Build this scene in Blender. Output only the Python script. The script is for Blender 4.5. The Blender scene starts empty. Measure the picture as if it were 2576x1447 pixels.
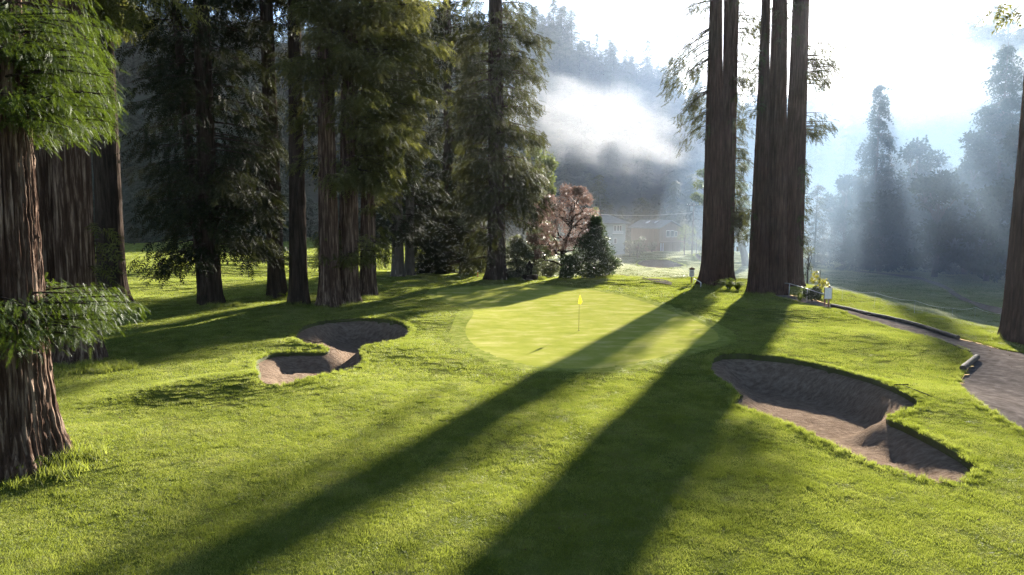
import bpy, math, random
import numpy as np
from mathutils import Vector

# ------------------------------------------------------------------ camera, sky, sun, exposure
SC = bpy.context.scene
COL = SC.collection
CAM_H, F, CX, CY = 6.8, 1717.0, 1288.0, 723.5          # metres; focal length and centre for a 2576 px wide frame
PITCH = math.radians(6.33)
cd = bpy.data.cameras.new('camera'); cam = bpy.data.objects.new('camera', cd); COL.objects.link(cam)
cd.sensor_width = 36.0; cd.lens = 36.0 * F / 2576.0; cd.clip_start = 0.1; cd.clip_end = 3000
cam.location = (0, 0, CAM_H); cam.rotation_euler = (math.pi / 2 - PITCH, 0, 0)
SC.camera = cam

SUN_AZ, SUN_EL = math.radians(25.4), math.radians(15.8)   # azimuth clockwise from the view direction (+Y)
world = bpy.data.worlds.new('World'); SC.world = world; world.use_nodes = True
wn = world.node_tree.nodes; wl = world.node_tree.links; wn.clear()
sky = wn.new('ShaderNodeTexSky'); sky.sky_type = 'NISHITA'; sky.sun_disc = False
sky.sun_elevation = SUN_EL; sky.sun_rotation = SUN_AZ
sky.altitude = 50; sky.air_density = 0.8; sky.dust_density = 0.3; sky.ozone_density = 1.0
bg = wn.new('ShaderNodeBackground'); bg.inputs['Strength'].default_value = 0.05
wo = wn.new('ShaderNodeOutputWorld')
wl.new(sky.outputs[0], bg.inputs[0]); wl.new(bg.outputs[0], wo.inputs[0])
sd = bpy.data.lights.new('sun', 'SUN'); sd.energy = 5.0; sd.angle = math.radians(1.0); sd.color = (1.0, 0.93, 0.81)
sun = bpy.data.objects.new('sun', sd); COL.objects.link(sun)
S = Vector((math.sin(SUN_AZ) * math.cos(SUN_EL), math.cos(SUN_AZ) * math.cos(SUN_EL), math.sin(SUN_EL)))
sun.rotation_euler = (-S).to_track_quat('-Z', 'Y').to_euler()
sun.location = S * 60
SC.view_settings.view_transform = 'Standard'; SC.view_settings.look = 'None'
SC.view_settings.gamma = 1.0; SC.view_settings.use_curve_mapping = False
SC.view_settings.exposure = 2.75
SC.render.engine = 'CYCLES'
cy = SC.cycles
cy.use_denoising = True
try: cy.denoiser = 'OPENIMAGEDENOISE'; cy.denoising_input_passes = 'RGB_ALBEDO_NORMAL'; cy.denoising_prefilter = 'NONE'
except Exception: pass
cy.max_bounces = 5; cy.diffuse_bounces = 3; cy.glossy_bounces = 2; cy.transmission_bounces = 4
cy.volume_bounces = 0; cy.transparent_max_bounces = 32
cy.volume_step_rate = 1.0; cy.volume_max_steps = 96
cy.sample_clamp_indirect = 6.0
cy.use_adaptive_sampling = True; cy.adaptive_threshold = 0.02

HAZE_DENSITY, HAZE_G = 0.00006, 0.6

# ------------------------------------------------------------------ helpers
rng = np.random.default_rng(7)
random.seed(7)

def tag(o, label=None, cat=None, group=None, kind=None):
    if label: o['label'] = label
    if cat: o['category'] = cat
    if group: o['group'] = group
    if kind: o['kind'] = kind
    return o

def empty(name, loc, label, cat, group=None):
    o = bpy.data.objects.new(name, None); COL.objects.link(o); o.location = loc
    o.empty_display_size = 0.3
    return tag(o, label, cat, group)

def mesh_np(name, V, Fc, n=None):
    """V (N,3) array, Fc (M,k) int array -> mesh"""
    V = np.asarray(V, dtype=np.float32); Fc = np.asarray(Fc, dtype=np.int32)
    me = bpy.data.meshes.new(name)
    k = Fc.shape[1]; m = Fc.shape[0]
    me.vertices.add(len(V)); me.vertices.foreach_set('co', V.ravel())
    me.loops.add(m * k); me.loops.foreach_set('vertex_index', Fc.ravel())
    me.polygons.add(m)
    me.polygons.foreach_set('loop_start', np.arange(0, m * k, k, dtype=np.int32))
    me.polygons.foreach_set('loop_total', np.full(m, k, dtype=np.int32))
    me.update(calc_edges=True); me.validate()
    return me

def put(name, me, mat, parent=None, loc=None, smooth=False):
    o = bpy.data.objects.new(name, me); COL.objects.link(o)
    if mat is not None and not me.materials: me.materials.append(mat)
    if parent is not None: o.parent = parent
    if loc is not None: o.location = loc
    if smooth: me.polygons.foreach_set('use_smooth', np.ones(len(me.polygons), dtype=bool))
    return o

class MB:
    """collects boxes, prisms and tubes into one mesh"""
    def __init__(s): s.v = []; s.f = []
    def add(s, V, Fs):
        b = len(s.v); s.v += [tuple(map(float, p)) for p in V]; s.f += [tuple(int(i) + b for i in f) for f in Fs]
        return s
    def box(s, x0, x1, y0, y1, z0, z1):
        return s.add([(x0,y0,z0),(x1,y0,z0),(x1,y1,z0),(x0,y1,z0),(x0,y0,z1),(x1,y0,z1),(x1,y1,z1),(x0,y1,z1)],
                     [(0,3,2,1),(4,5,6,7),(0,1,5,4),(1,2,6,5),(2,3,7,6),(3,0,4,7)])
    def tube(s, pts, rad, n=8, caps=True):
        V, Fq = tube_np(pts, rad, n); b = len(V)
        Fs = [tuple(f) for f in Fq]
        if caps:
            Fs.append(tuple(range(n - 1, -1, -1))); Fs.append(tuple(range(b - n, b)))
        return s.add(V, Fs)
    def build(s, name, mat, parent=None, loc=None, smooth=False):
        me = bpy.data.meshes.new(name); me.from_pydata(s.v, [], s.f); me.update()
        return put(name, me, mat, parent, loc, smooth)

def tube_np(pts, rad, n=6):
    P = np.asarray(pts, float); R = np.broadcast_to(np.asarray(rad, float), (len(P),))
    T = np.gradient(P, axis=0); T /= np.linalg.norm(T, axis=1)[:, None] + 1e-9
    ref = np.array([0, 0, 1.0]) if abs(T[0][2]) < 0.9 else np.array([1.0, 0, 0])
    A = np.cross(T, ref); A /= np.linalg.norm(A, axis=1)[:, None] + 1e-9
    B = np.cross(T, A)
    th = np.arange(n) * 2 * np.pi / n
    V = P[:, None, :] + R[:, None, None] * (np.cos(th)[None, :, None] * A[:, None, :] + np.sin(th)[None, :, None] * B[:, None, :])
    m = len(P); i, j = np.meshgrid(np.arange(m - 1), np.arange(n), indexing='ij'); j2 = (j + 1) % n
    Fq = np.stack([i * n + j, i * n + j2, (i + 1) * n + j2, (i + 1) * n + j], -1).reshape(-1, 4)
    return V.reshape(-1, 3), Fq

def cat_meshes(parts):
    Vs, Fs, b = [], [], 0
    for V, Fq in parts:
        Vs.append(V); Fs.append(np.asarray(Fq) + b); b += len(V)
    return np.concatenate(Vs), np.concatenate(Fs)

# ------------------------------------------------------------------ materials
def newmat(name):
    m = bpy.data.materials.new(name); m.use_nodes = True
    nt = m.node_tree; nt.nodes.clear()
    return m, nt.nodes, nt.links

def ramp(N, cols, pos):
    r = N.new('ShaderNodeValToRGB'); e = r.color_ramp.elements
    while len(e) < len(cols): e.new(0.5)
    for i, (c, p) in enumerate(zip(cols, pos)):
        e[i].position = p; e[i].color = (*c, 1)
    return r

def mat_noise(name, cols, scale=4.0, rough=0.8, bump=0.0, bscale=None, stretch=(1, 1, 1), coord='world', detail=6, spec=0.3, bdist=0.02, pos=None):
    m, N, L = newmat(name)
    out = N.new('ShaderNodeOutputMaterial'); p = N.new('ShaderNodeBsdfPrincipled')
    p.inputs['Roughness'].default_value = rough; p.inputs['Specular IOR Level'].default_value = spec
    L.new(p.outputs[0], out.inputs[0])
    if coord == 'world':
        g = N.new('ShaderNodeNewGeometry'); src = g.outputs['Position']
    else:
        g = N.new('ShaderNodeTexCoord'); src = g.outputs['Object']
    mp = N.new('ShaderNodeMapping'); mp.inputs['Scale'].default_value = stretch
    L.new(src, mp.inputs[0])
    n1 = N.new('ShaderNodeTexNoise'); n1.inputs['Scale'].default_value = scale; n1.inputs['Detail'].default_value = detail
    n1.inputs['Roughness'].default_value = 0.65
    L.new(mp.outputs[0], n1.inputs['Vector'])
    k = len(cols)
    r = ramp(N, cols, pos or [0.3 + 0.4 * i / max(1, k - 1) for i in range(k)])
    L.new(n1.outputs[0], r.inputs[0]); L.new(r.outputs[0], p.inputs['Base Color'])
    if bump:
        n2 = N.new('ShaderNodeTexNoise'); n2.inputs['Scale'].default_value = bscale or scale * 4; n2.inputs['Detail'].default_value = 5
        L.new(mp.outputs[0], n2.inputs['Vector'])
        b = N.new('ShaderNodeBump'); b.inputs['Strength'].default_value = bump; b.inputs['Distance'].default_value = bdist
        L.new(n2.outputs[0], b.inputs['Height']); L.new(b.outputs[0], p.inputs['Normal'])
    return m

def mat_leaf(name, cols, tcol, tfac=0.4, rough=0.45, scale=0.6, spec=0.4, lo=0.3, hi=0.7):
    m, N, L = newmat(name)
    out = N.new('ShaderNodeOutputMaterial'); p = N.new('ShaderNodeBsdfPrincipled'); t = N.new('ShaderNodeBsdfTranslucent')
    mx = N.new('ShaderNodeMixShader'); mx.inputs[0].default_value = tfac
    p.inputs['Roughness'].default_value = rough; p.inputs['Specular IOR Level'].default_value = spec
    g = N.new('ShaderNodeNewGeometry')
    n1 = N.new('ShaderNodeTexNoise'); n1.inputs['Scale'].default_value = scale; n1.inputs['Detail'].default_value = 6; n1.inputs['Roughness'].default_value = 0.7
    L.new(g.outputs['Position'], n1.inputs['Vector'])
    add = N.new('ShaderNodeMath'); add.operation = 'MULTIPLY_ADD'; add.inputs[1].default_value = 0.35; 
    L.new(g.outputs['Random Per Island'], add.inputs[0])
    sub = N.new('ShaderNodeMath'); sub.operation = 'SUBTRACT'; sub.inputs[1].default_value = 0.175
    L.new(n1.outputs[0], sub.inputs[0]); L.new(sub.outputs[0], add.inputs[2])
    k = len(cols); r = ramp(N, cols, [lo + (hi - lo) * i / max(1, k - 1) for i in range(k)])
    L.new(add.outputs[0], r.inputs[0]); L.new(r.outputs[0], p.inputs['Base Color'])
    mu = N.new('ShaderNodeMix'); mu.data_type = 'RGBA'; mu.inputs['Factor'].default_value = 0.5
    mu.inputs['B'].default_value = (*tcol, 1); L.new(r.outputs[0], mu.inputs['A'])
    L.new(mu.outputs['Result'], t.inputs['Color'])
    L.new(p.outputs[0], mx.inputs[1]); L.new(t.outputs[0], mx.inputs[2]); L.new(mx.outputs[0], out.inputs[0])
    return m

def mat_plain(name, col, rough=0.6, spec=0.4, metal=0.0):
    m = mat_noise(name, [tuple(c * 0.82 for c in col), tuple(min(1, c * 1.1) for c in col)], 9.0, rough, spec=spec, coord='object')
    for n in m.node_tree.nodes:
        if n.type == 'BSDF_PRINCIPLED': n.inputs['Metallic'].default_value = metal
    return m

M = {}
M['blade'] = mat_leaf('grass blades', [(0.032, 0.060, 0.008), (0.098, 0.140, 0.022), (0.23, 0.23, 0.080)], (0.43, 0.48, 0.055), 0.5, 0.5, 0.7, 0.26, .36, .66)
M['blade_dew_glare'] = mat_leaf('dewy glare-paled grass blades', [(0.09, 0.12, 0.05), (0.17, 0.19, 0.10), (0.30, 0.30, 0.20)], (0.50, 0.52, 0.30), 0.5, 0.42, 0.25, 0.45, .36, .66)  # dewy blades, with low-sun glare and haze paled into the colour
M['thatch'] = mat_noise('lawn thatch', [(0.050, 0.065, 0.012), (0.085, 0.10, 0.020), (0.13, 0.125, 0.040)], 0.8, 0.95, 0.6, 9.0, bdist=0.04, spec=0.0)
M['green'] = mat_noise('putting green', [(0.19, 0.215, 0.030), (0.26, 0.265, 0.055), (0.36, 0.335, 0.12)], 0.9, 0.9, 0.2, 25.0, stretch=(0.6, 1.0, 1), bdist=0.01, spec=0.0)
M['sand'] = mat_noise('bunker sand', [(0.095, 0.066, 0.047), (0.155, 0.112, 0.082), (0.24, 0.18, 0.135)], 3.5, 0.95, 1.0, 16.0, stretch=(1, 2.2, 1), bdist=0.05, spec=0.0)
M['collar'] = mat_noise('mown collar', [(0.11, 0.135, 0.022), (0.17, 0.19, 0.04), (0.27, 0.265, 0.09)], 2.2, 0.95, 0.5, 14.0, bdist=0.02, spec=0.0)
M['lip'] = mat_noise('bunker lip soil', [(0.05, 0.045, 0.02), (0.06, 0.075, 0.015)], 5.0, 0.95, 0.8, 12.0, bdist=0.05)
M['path'] = mat_noise('worn asphalt path', [(0.070, 0.058, 0.051), (0.115, 0.096, 0.085), (0.18, 0.152, 0.135)], 2.4, 0.95, 0.4, 25.0, bdist=0.02, spec=0.0)
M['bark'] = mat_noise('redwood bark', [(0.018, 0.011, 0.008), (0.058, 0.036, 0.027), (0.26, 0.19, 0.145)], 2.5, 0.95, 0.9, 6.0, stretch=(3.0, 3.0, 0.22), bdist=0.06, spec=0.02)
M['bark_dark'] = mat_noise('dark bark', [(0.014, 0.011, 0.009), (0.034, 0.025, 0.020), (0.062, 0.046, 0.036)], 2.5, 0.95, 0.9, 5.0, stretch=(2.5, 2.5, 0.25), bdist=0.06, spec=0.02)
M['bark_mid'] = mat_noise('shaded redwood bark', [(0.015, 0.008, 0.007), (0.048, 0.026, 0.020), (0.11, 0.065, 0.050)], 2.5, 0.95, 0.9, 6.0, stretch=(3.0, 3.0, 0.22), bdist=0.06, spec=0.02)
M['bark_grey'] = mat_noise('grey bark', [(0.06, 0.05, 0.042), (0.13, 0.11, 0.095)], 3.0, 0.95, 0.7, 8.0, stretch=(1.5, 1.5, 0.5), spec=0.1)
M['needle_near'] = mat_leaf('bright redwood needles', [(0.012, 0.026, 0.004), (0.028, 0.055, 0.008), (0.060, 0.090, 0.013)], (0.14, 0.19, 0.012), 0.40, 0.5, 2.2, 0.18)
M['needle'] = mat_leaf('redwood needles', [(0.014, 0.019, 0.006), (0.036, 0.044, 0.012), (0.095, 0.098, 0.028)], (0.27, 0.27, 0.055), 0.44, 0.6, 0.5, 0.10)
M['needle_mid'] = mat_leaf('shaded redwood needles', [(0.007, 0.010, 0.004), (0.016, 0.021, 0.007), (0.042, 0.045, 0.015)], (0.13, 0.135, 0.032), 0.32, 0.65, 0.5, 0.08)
M['needle_shade'] = mat_leaf('shade-darkened conifer needles', [(0.006, 0.009, 0.004), (0.012, 0.017, 0.007), (0.028, 0.030, 0.011)], (0.06, 0.065, 0.018), 0.24, 0.7, 0.4, 0.06)  # needle colour cut darker to carry the deep shade of the grove
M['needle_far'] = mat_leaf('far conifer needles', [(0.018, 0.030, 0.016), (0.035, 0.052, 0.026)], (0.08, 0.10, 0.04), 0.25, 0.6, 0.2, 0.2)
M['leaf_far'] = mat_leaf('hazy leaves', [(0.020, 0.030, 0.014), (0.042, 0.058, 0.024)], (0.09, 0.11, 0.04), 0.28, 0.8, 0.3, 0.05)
M['leaf_oak'] = mat_leaf('pale oak leaves', [(0.045, 0.065, 0.020), (0.085, 0.11, 0.035)], (0.22, 0.26, 0.06), 0.4, 0.5, 0.7)
M['leaf_gloss'] = mat_leaf('glossy evergreen leaves', [(0.022, 0.035, 0.014), (0.05, 0.065, 0.028)], (0.30, 0.32, 0.13), 0.36, 0.30, 0.9, 0.7)
M['leaf_holly'] = mat_leaf('dark laurel leaves', [(0.018, 0.032, 0.014), (0.038, 0.058, 0.022)], (0.10, 0.14, 0.04), 0.28, 0.45, 0.9, 0.2)
M['leaf_red'] = mat_leaf('russet autumn leaves', [(0.080, 0.048, 0.038), (0.14, 0.086, 0.066), (0.22, 0.15, 0.115)], (0.28, 0.17, 0.13), 0.36, 0.45, 0.8, 0.3)
M['leaf_gold'] = mat_leaf('golden leaves', [(0.10, 0.12, 0.015), (0.24, 0.22, 0.03)], (0.50, 0.46, 0.05), 0.5, 0.45, 2.0)
M['fern'] = mat_leaf('fern fronds', [(0.03, 0.055, 0.008), (0.065, 0.10, 0.012)], (0.26, 0.34, 0.03), 0.45, 0.7, 2.0, 0.04)
M['litter'] = mat_noise('fallen leaves', [(0.05, 0.032, 0.02), (0.11, 0.075, 0.045), (0.18, 0.14, 0.09)], 3.0, 0.95, spec=0.0)
M['floor'] = mat_noise('forest floor', [(0.018, 0.024, 0.012), (0.035, 0.042, 0.022)], 0.2, 0.95, 0.4, 1.0, bdist=0.5)
M['wood'] = mat_noise('weathered timber', [(0.045, 0.034, 0.028), (0.10, 0.078, 0.062)], 5.0, 0.9, 0.6, 10.0, coord='object', stretch=(1, 1, 1))
M['rail'] = mat_plain('galvanised rail', (0.45, 0.45, 0.46), 0.35, 0.5, 0.7)
M['white'] = mat_plain('white paint', (0.75, 0.74, 0.72), 0.5)
M['rope'] = mat_plain('pale rope', (0.7, 0.68, 0.62), 0.8)
M['yellow'] = mat_leaf('yellow flag cloth', [(0.75, 0.55, 0.02), (0.85, 0.66, 0.04)], (0.9, 0.7, 0.03), 0.45, 0.6, 3.0)
M['stick'] = mat_plain('flagstick', (0.30, 0.24, 0.06), 0.4)
M['black'] = mat_plain('black plastic', (0.015, 0.015, 0.016), 0.9, 0.05)
M['red'] = mat_plain('red stake paint', (0.55, 0.06, 0.04), 0.5)
M['brown'] = mat_plain('brown sign board', (0.16, 0.075, 0.06), 0.6)
M['statue'] = mat_noise('carved dark wood', [(0.018, 0.015, 0.013), (0.04, 0.032, 0.026)], 6.0, 0.85, 0.5, 12.0, coord='object', spec=0.1)
M['siding_grey'] = mat_noise('grey siding', [(0.22, 0.26, 0.27), (0.30, 0.34, 0.35)], 1.0, 0.8, 0.3, 3.0, stretch=(0.3, 0.3, 6))
M['siding_brown'] = mat_noise('brown siding', [(0.10, 0.065, 0.05), (0.16, 0.11, 0.085)], 1.0, 0.85, 0.3, 3.0, stretch=(4, 4, 0.3))
M['roof'] = mat_noise('roof shingles', [(0.11, 0.12, 0.12), (0.17, 0.18, 0.18)], 1.5, 0.95, 0.4, 6.0, spec=0.05)
M['glass'] = mat_plain('window glass', (0.05, 0.06, 0.07), 0.08, 0.6)
M['bluepaint'] = mat_plain('blue grey paint', (0.25, 0.30, 0.40), 0.6)
M['canopy_steel'] = mat_plain('grey steel', (0.35, 0.36, 0.37), 0.5)

# ------------------------------------------------------------------ the lie of the land
def ss(a, b, x):
    t = np.clip((x - a) / (b - a), 0, 1); return t * t * (3 - 2 * t)

WAVES = [(random.uniform(0, 6.283), random.uniform(0, 6.283), lam, amp) for lam, amp in
         [(0.7, .005), (1.1, .006), (1.5, .007), (2.1, .009), (3.0, .012), (4.2, .018), (5.6, .025), (7.5, .045), (11, .06), (16, .08)] for _ in range(2)]
def wob(x, y):
    z = 0
    for a, ph, lam, amp in WAVES:
        z = z + amp * 0.5 * np.sin((x * math.cos(a) + y * math.sin(a)) * 6.2832 / lam + ph)
    return z

MOUNDS = []     # (x, y, rx, ry, angle, height)
def plateau_edge(x, y):
    a = x - (24.6 + 0.04 * np.clip(y - 30, -20, 60))
    b = y - (71.0 - 0.10 * np.clip(x, -10, 30))
    k = 3.0
    return np.logaddexp(a / k, b / k) * k

def height(x, y, smooth=False):
    x = np.asarray(x, float); y = np.asarray(y, float)
    s = plateau_edge(x, y)
    drop = 0.7 + 1.9 * ss(-14, 8, x)
    z = -drop * ss(0.0, 16, s)
    # rolling far fairways
    far = ss(72, 95, y)
    z = z + far * (0.35 * np.sin(x * 0.09 + 0.6) * np.sin(y * 0.075 + 0.3) + 0.25 * np.sin(x * 0.17 + y * 0.05))
    for mx, my, rx, ry, an, hh in MOUNDS:
        c, s_ = math.cos(an), math.sin(an)
        u = ((x - mx) * c + (y - my) * s_) / rx; v = (-(x - mx) * s_ + (y - my) * c) / ry
        z = z + hh * np.exp(-(u * u + v * v))
    if not smooth:
        g = green_dist(x, y) if GREEN is not None else 0
        amp = 0.25 + 0.75 * ss(0.0, 2.0, g) if GREEN is not None else 1.0
        z = z + wob(x, y) * amp * (1 - 0.6 * ss(60, 110, y))
    return z

GREEN = None
def green_dist(x, y):
    return poly_dist(GREEN, x, y)

def ray(px, py):
    dx = (px - CX) / F; dz = -(py - CY) / F
    return np.array([dx, math.cos(PITCH) + dz * math.sin(PITCH), -math.sin(PITCH) + dz * math.cos(PITCH)])

def ground(px, py, smooth=True):
    """where the sight line meets the ground"""
    d = ray(px, py); t = 6.0; 
    prev = t
    while t < 400:
        p = np.array([0, 0, CAM_H]) + d * t
        if p[2] < height(p[0], p[1], smooth): break
        prev = t; t += 0.4
    lo, hi = prev, t
    for _ in range(18):
        m = (lo + hi) / 2; p = np.array([0, 0, CAM_H]) + d * m
        if p[2] < height(p[0], p[1], smooth): hi = m
        else: lo = m
    p = np.array([0, 0, CAM_H]) + d * hi
    return p

def at(px, py, Y):
    d = ray(px, py); return np.array([0, 0, CAM_H]) + d * (Y / d[1])

def poly_dist(P, x, y):
    """signed distance to closed polygon, negative inside"""
    x = np.asarray(x, float); y = np.asarray(y, float); shp = x.shape
    X = x.ravel(); Y = y.ravel(); out = np.full(X.shape, 1e9)
    lo = P.min(0) - 6; hi = P.max(0) + 6
    sel = (X > lo[0]) & (X < hi[0]) & (Y > lo[1]) & (Y < hi[1])
    xs = X[sel]; ys = Y[sel]
    if len(xs):
        d2 = np.full(xs.shape, 1e9); ins = np.zeros(xs.shape, bool)
        A = P; B = np.roll(P, -1, 0)
        for (ax, ay), (bx, by) in zip(A, B):
            ex, ey = bx - ax, by - ay; L2 = ex * ex + ey * ey + 1e-12
            t = np.clip(((xs - ax) * ex + (ys - ay) * ey) / L2, 0, 1)
            d2 = np.minimum(d2, (xs - ax - t * ex) ** 2 + (ys - ay - t * ey) ** 2)
            c = ((ay > ys) != (by > ys)) & (xs < (bx - ax) * (ys - ay) / (by - ay + 1e-12) + ax)
            ins ^= c
        d = np.sqrt(d2); d[ins] *= -1; out[sel] = d
    return out.reshape(shp)

def nearest_on(P, x, y):
    """closest outline point for each (x, y)"""
    best = np.full(x.shape, 1e9); qx = x.copy(); qy = y.copy()
    A = P; B = np.roll(P, -1, 0)
    for (ax, ay), (bx, by) in zip(A, B):
        ex, ey = bx - ax, by - ay; L2 = ex * ex + ey * ey + 1e-12
        t = np.clip(((x - ax) * ex + (y - ay) * ey) / L2, 0, 1)
        px = ax + t * ex; py = ay + t * ey; d = (x - px) ** 2 + (y - py) ** 2
        m = d < best; best[m] = d[m]; qx[m] = px[m]; qy[m] = py[m]
    return qx, qy

def smooth_poly(P, k=4):
    P = np.asarray(P, float); n = len(P); out = []
    for i in range(n):
        p0, p1, p2, p3 = P[(i - 1) % n], P[i], P[(i + 1) % n], P[(i + 2) % n]
        for j in range(k):
            t = j / k
            out.append(0.5 * ((2 * p1) + (-p0 + p2) * t + (2 * p0 - 5 * p1 + 4 * p2 - p3) * t * t + (-p0 + 3 * p1 - 3 * p2 + p3) * t ** 3))
    return np.array(out)

# mounds: banks round the bunkers and knolls on the far fairways
def mound(px, py, rx, ry, an, hh):
    p = ground(px, py); MOUNDS.append((p[0], p[1], rx, ry, math.radians(an), hh))
mound(560, 985, 3.4, 1.5, 20, 0.55)
mound(770, 868, 2.4, 1.3, 0, 0.30)
mound(1010, 880, 2.5, 2.6, 60, 0.25)
mound(1060, 800, 4.0, 3.0, 0, 0.25)
mound(2010, 790, 4.5, 3.0, -20, 0.40)
mound(2150, 860, 4.0, 3.5, -30, 0.35)
mound(2330, 1010, 2.6, 3.0, 10, 0.35)
mound(1720, 930, 2.2, 2.0, 0, 0.20)
mound(1980, 1090, 3.5, 1.6, -25, 0.25)
mound(120, 1140, 2.2, 2.2, 0, 0.45)
mound(1560, 712, 6.0, 2.2, 0, 0.30)
mound(480, 720, 7.0, 4.0, 10, 0.6)
mound(600, 690, 9.0, 4.0, 0, 1.1)
mound(420, 690, 9.0, 4.0, 0, 0.7)
mound(740, 665, 10.0, 5.0, 0, 1.3)
mound(1800, 652, 7.0, 5.0, 0, 1.5)
mound(1640, 645, 7.0, 4.0, 0, 0.9)
mound(1580, 640, 6.0, 4.0, 0, 0.6)
mound(1900, 660, 9.0, 5.0, 0, 0.8)

def outline(pts): return np.array([ground(a, b)[:2] for a, b in pts])
GREEN = smooth_poly(outline([(1099,739),(1112,730),(1180,722),(1250,719),(1323,718),(1450,725),(1545,739),(1610,757),(1672,777),(1740,802),(1793,828),
    (1807,847),(1796,863),(1720,882),(1630,905),(1545,922),(1460,928),(1387,927),(1340,921),(1291,910),(1235,892),(1193,868),(1172,841),(1174,818),(1188,797),(1190,783),(1172,768),(1130,755),(1105,747)]))
BUNK = {}
BUNK['left'] = dict(P=smooth_poly(outline([(741,852),(752,832),(790,814),(840,805),(900,802),(960,805),(1010,814),(1030,830),(1016,848),(970,858),(925,864),(903,874),(905,885),(912,896),
    (903,914),(870,931),(820,948),(760,963),(700,975),(664,972),(648,948),(642,925),(650,905),(685,890),(730,884),(785,884),(820,880),(829,871),(812,863),(775,862)]), 3), D=1.35, w=1.3, lip=0.18, len=6.0)
BUNK['right'] = dict(P=smooth_poly(outline([(1788,915),(1800,902),(1850,897),(1930,902),(2020,912),(2100,928),(2170,947),(2230,967),(2280,990),(2312,1012),(2296,1024),(2255,1036),(2228,1050),
    (2262,1066),(2320,1096),(2380,1128),(2425,1155),(2446,1178),(2430,1202),(2395,1213),(2340,1204),(2270,1186),(2185,1160),(2110,1122),(2040,1085),(1975,1055),(1910,1032),(1862,1018),(1848,1008),(1860,990),(1846,966),(1812,946),(1790,930)]), 3), D=1.25, w=1.3, lip=0.20, len=6.5)
BUNK['far_big'] = dict(P=smooth_poly(outline([(1604,664),(1612,656),(1640,652),(1668,653),(1695,659),(1722,668),(1700,672),(1670,675),(1630,673),(1610,669)]), 3), D=0.9, w=2.5, lip=0.2)
BUNK['far_back'] = dict(P=smooth_poly(outline([(1562,629),(1580,627),(1610,626),(1634,627),(1630,630),(1600,632),(1575,632)]), 3), D=0.8, w=2.5, lip=0.2)
BUNK['far_side'] = dict(P=smooth_poly(outline([(1738,640),(1760,643),(1790,648),(1800,653),(1770,655),(1752,649)]), 3), D=0.8, w=2.0, lip=0.2)
PATH = smooth_poly(outline([(1950,737),(2013,745),(2083,762),(2134,774),(2238,799),(2323,822),(2408,850),(2464,861),(2507,871),(2600,890),(2760,930),(2900,1050),(2900,1250),(2700,1160),(2576,1084),
    (2493,1031),(2442,997),(2414,962),(2431,932),(2446,890),(2390,868),(2332,850),(2239,825),(2154,799),(2083,775),(2013,758),(1950,745)]), 3)

def axis_lines(segs):
    out = [segs[0][0]]
    for a, b, st in segs:
        n = max(1, int(round((b - a) / st))); out += list(np.linspace(a, b, n + 1)[1:])
    return np.array(out)
def geo(a, b, s0, q):
    out = [a]; s = s0
    sgn = 1 if b > a else -1
    while (b - out[-1]) * sgn > s: out.append(out[-1] + sgn * s); s = min(s * q, 9)
    out.append(b); return out
xs = np.unique(np.concatenate([np.array(geo(-24, -520, .32, 1.11)), axis_lines([(-24, 32, .28)]), np.array(geo(32, 520, .30, 1.11))]))
ys = np.unique(np.concatenate([np.array(geo(9, -40, .4, 1.2)), axis_lines([(9, 74, .28), (74, 150, .7)]), np.array(geo(150, 560, .7, 1.1))]))
GX, GY = np.meshgrid(xs, ys); nx, ny = len(xs), len(ys)
gx = GX.ravel().copy(); gy = GY.ravel().copy()
cell = np.minimum(np.gradient(GX, axis=1), np.gradient(GY, axis=0)).ravel()
cellx = np.maximum(np.gradient(GX, axis=1), np.gradient(GY, axis=0)).ravel()
for P in [GREEN, PATH] + [b['P'] for b in BUNK.values()]:
    d = np.abs(poly_dist(P, gx, gy)); sel = d < 0.55 * cellx
    if sel.any(): gx[sel], gy[sel] = nearest_on(P, gx[sel], gy[sel])
gz = height(gx, gy)
# cells -> classes
ii, jj = np.meshgrid(np.arange(ny - 1), np.arange(nx - 1), indexing='ij')
Q = np.stack([ii * nx + jj, ii * nx + jj + 1, (ii + 1) * nx + jj + 1, (ii + 1) * nx + jj], -1).reshape(-1, 4)
cxm = gx[Q].mean(1); cym = gy[Q].mean(1)
cls = np.zeros(len(Q), int)
cls[poly_dist(PATH, cxm, cym) < 0] = 2
_gd = poly_dist(GREEN, cxm, cym); cls[(_gd < 0.95) & (cls == 0)] = 3; cls[_gd < 0] = 1
for k, b in enumerate(BUNK.values()): cls[poly_dist(b['P'], cxm, cym) < 0] = 10 + k
def sub(sel, z):
    q = Q[sel]; u, inv = np.unique(q, return_inverse=True)
    return np.stack([gx[u], gy[u], z[u]], -1), inv.reshape(q.shape), u
V, Fq, _ = sub(cls == 0, gz)
tag(put('lawn', mesh_np('lawn', V, Fq), M['thatch'], smooth=True), 'mown lawn and fairway around the putting green', 'lawn', kind='structure')
V, Fq, _ = sub(cls == 1, gz)
tag(put('putting_green', mesh_np('putting_green', V, Fq), M['green'], smooth=True), 'smooth yellow-green putting green with the flag', 'putting green', kind='structure')
V, Fq, _ = sub(cls == 3, gz)
tag(put('green_collar', mesh_np('green_collar', V, Fq), M['collar'], smooth=True), 'pale mown collar ringing the putting green', 'collar', kind='structure')
zp = gz - 0.03
V, Fq, _ = sub(cls == 2, zp)
tag(put('cart_path', mesh_np('cart_path', V, Fq), M['path'], smooth=True), 'grey cart path curving along the log kerb', 'path', kind='structure')

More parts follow.
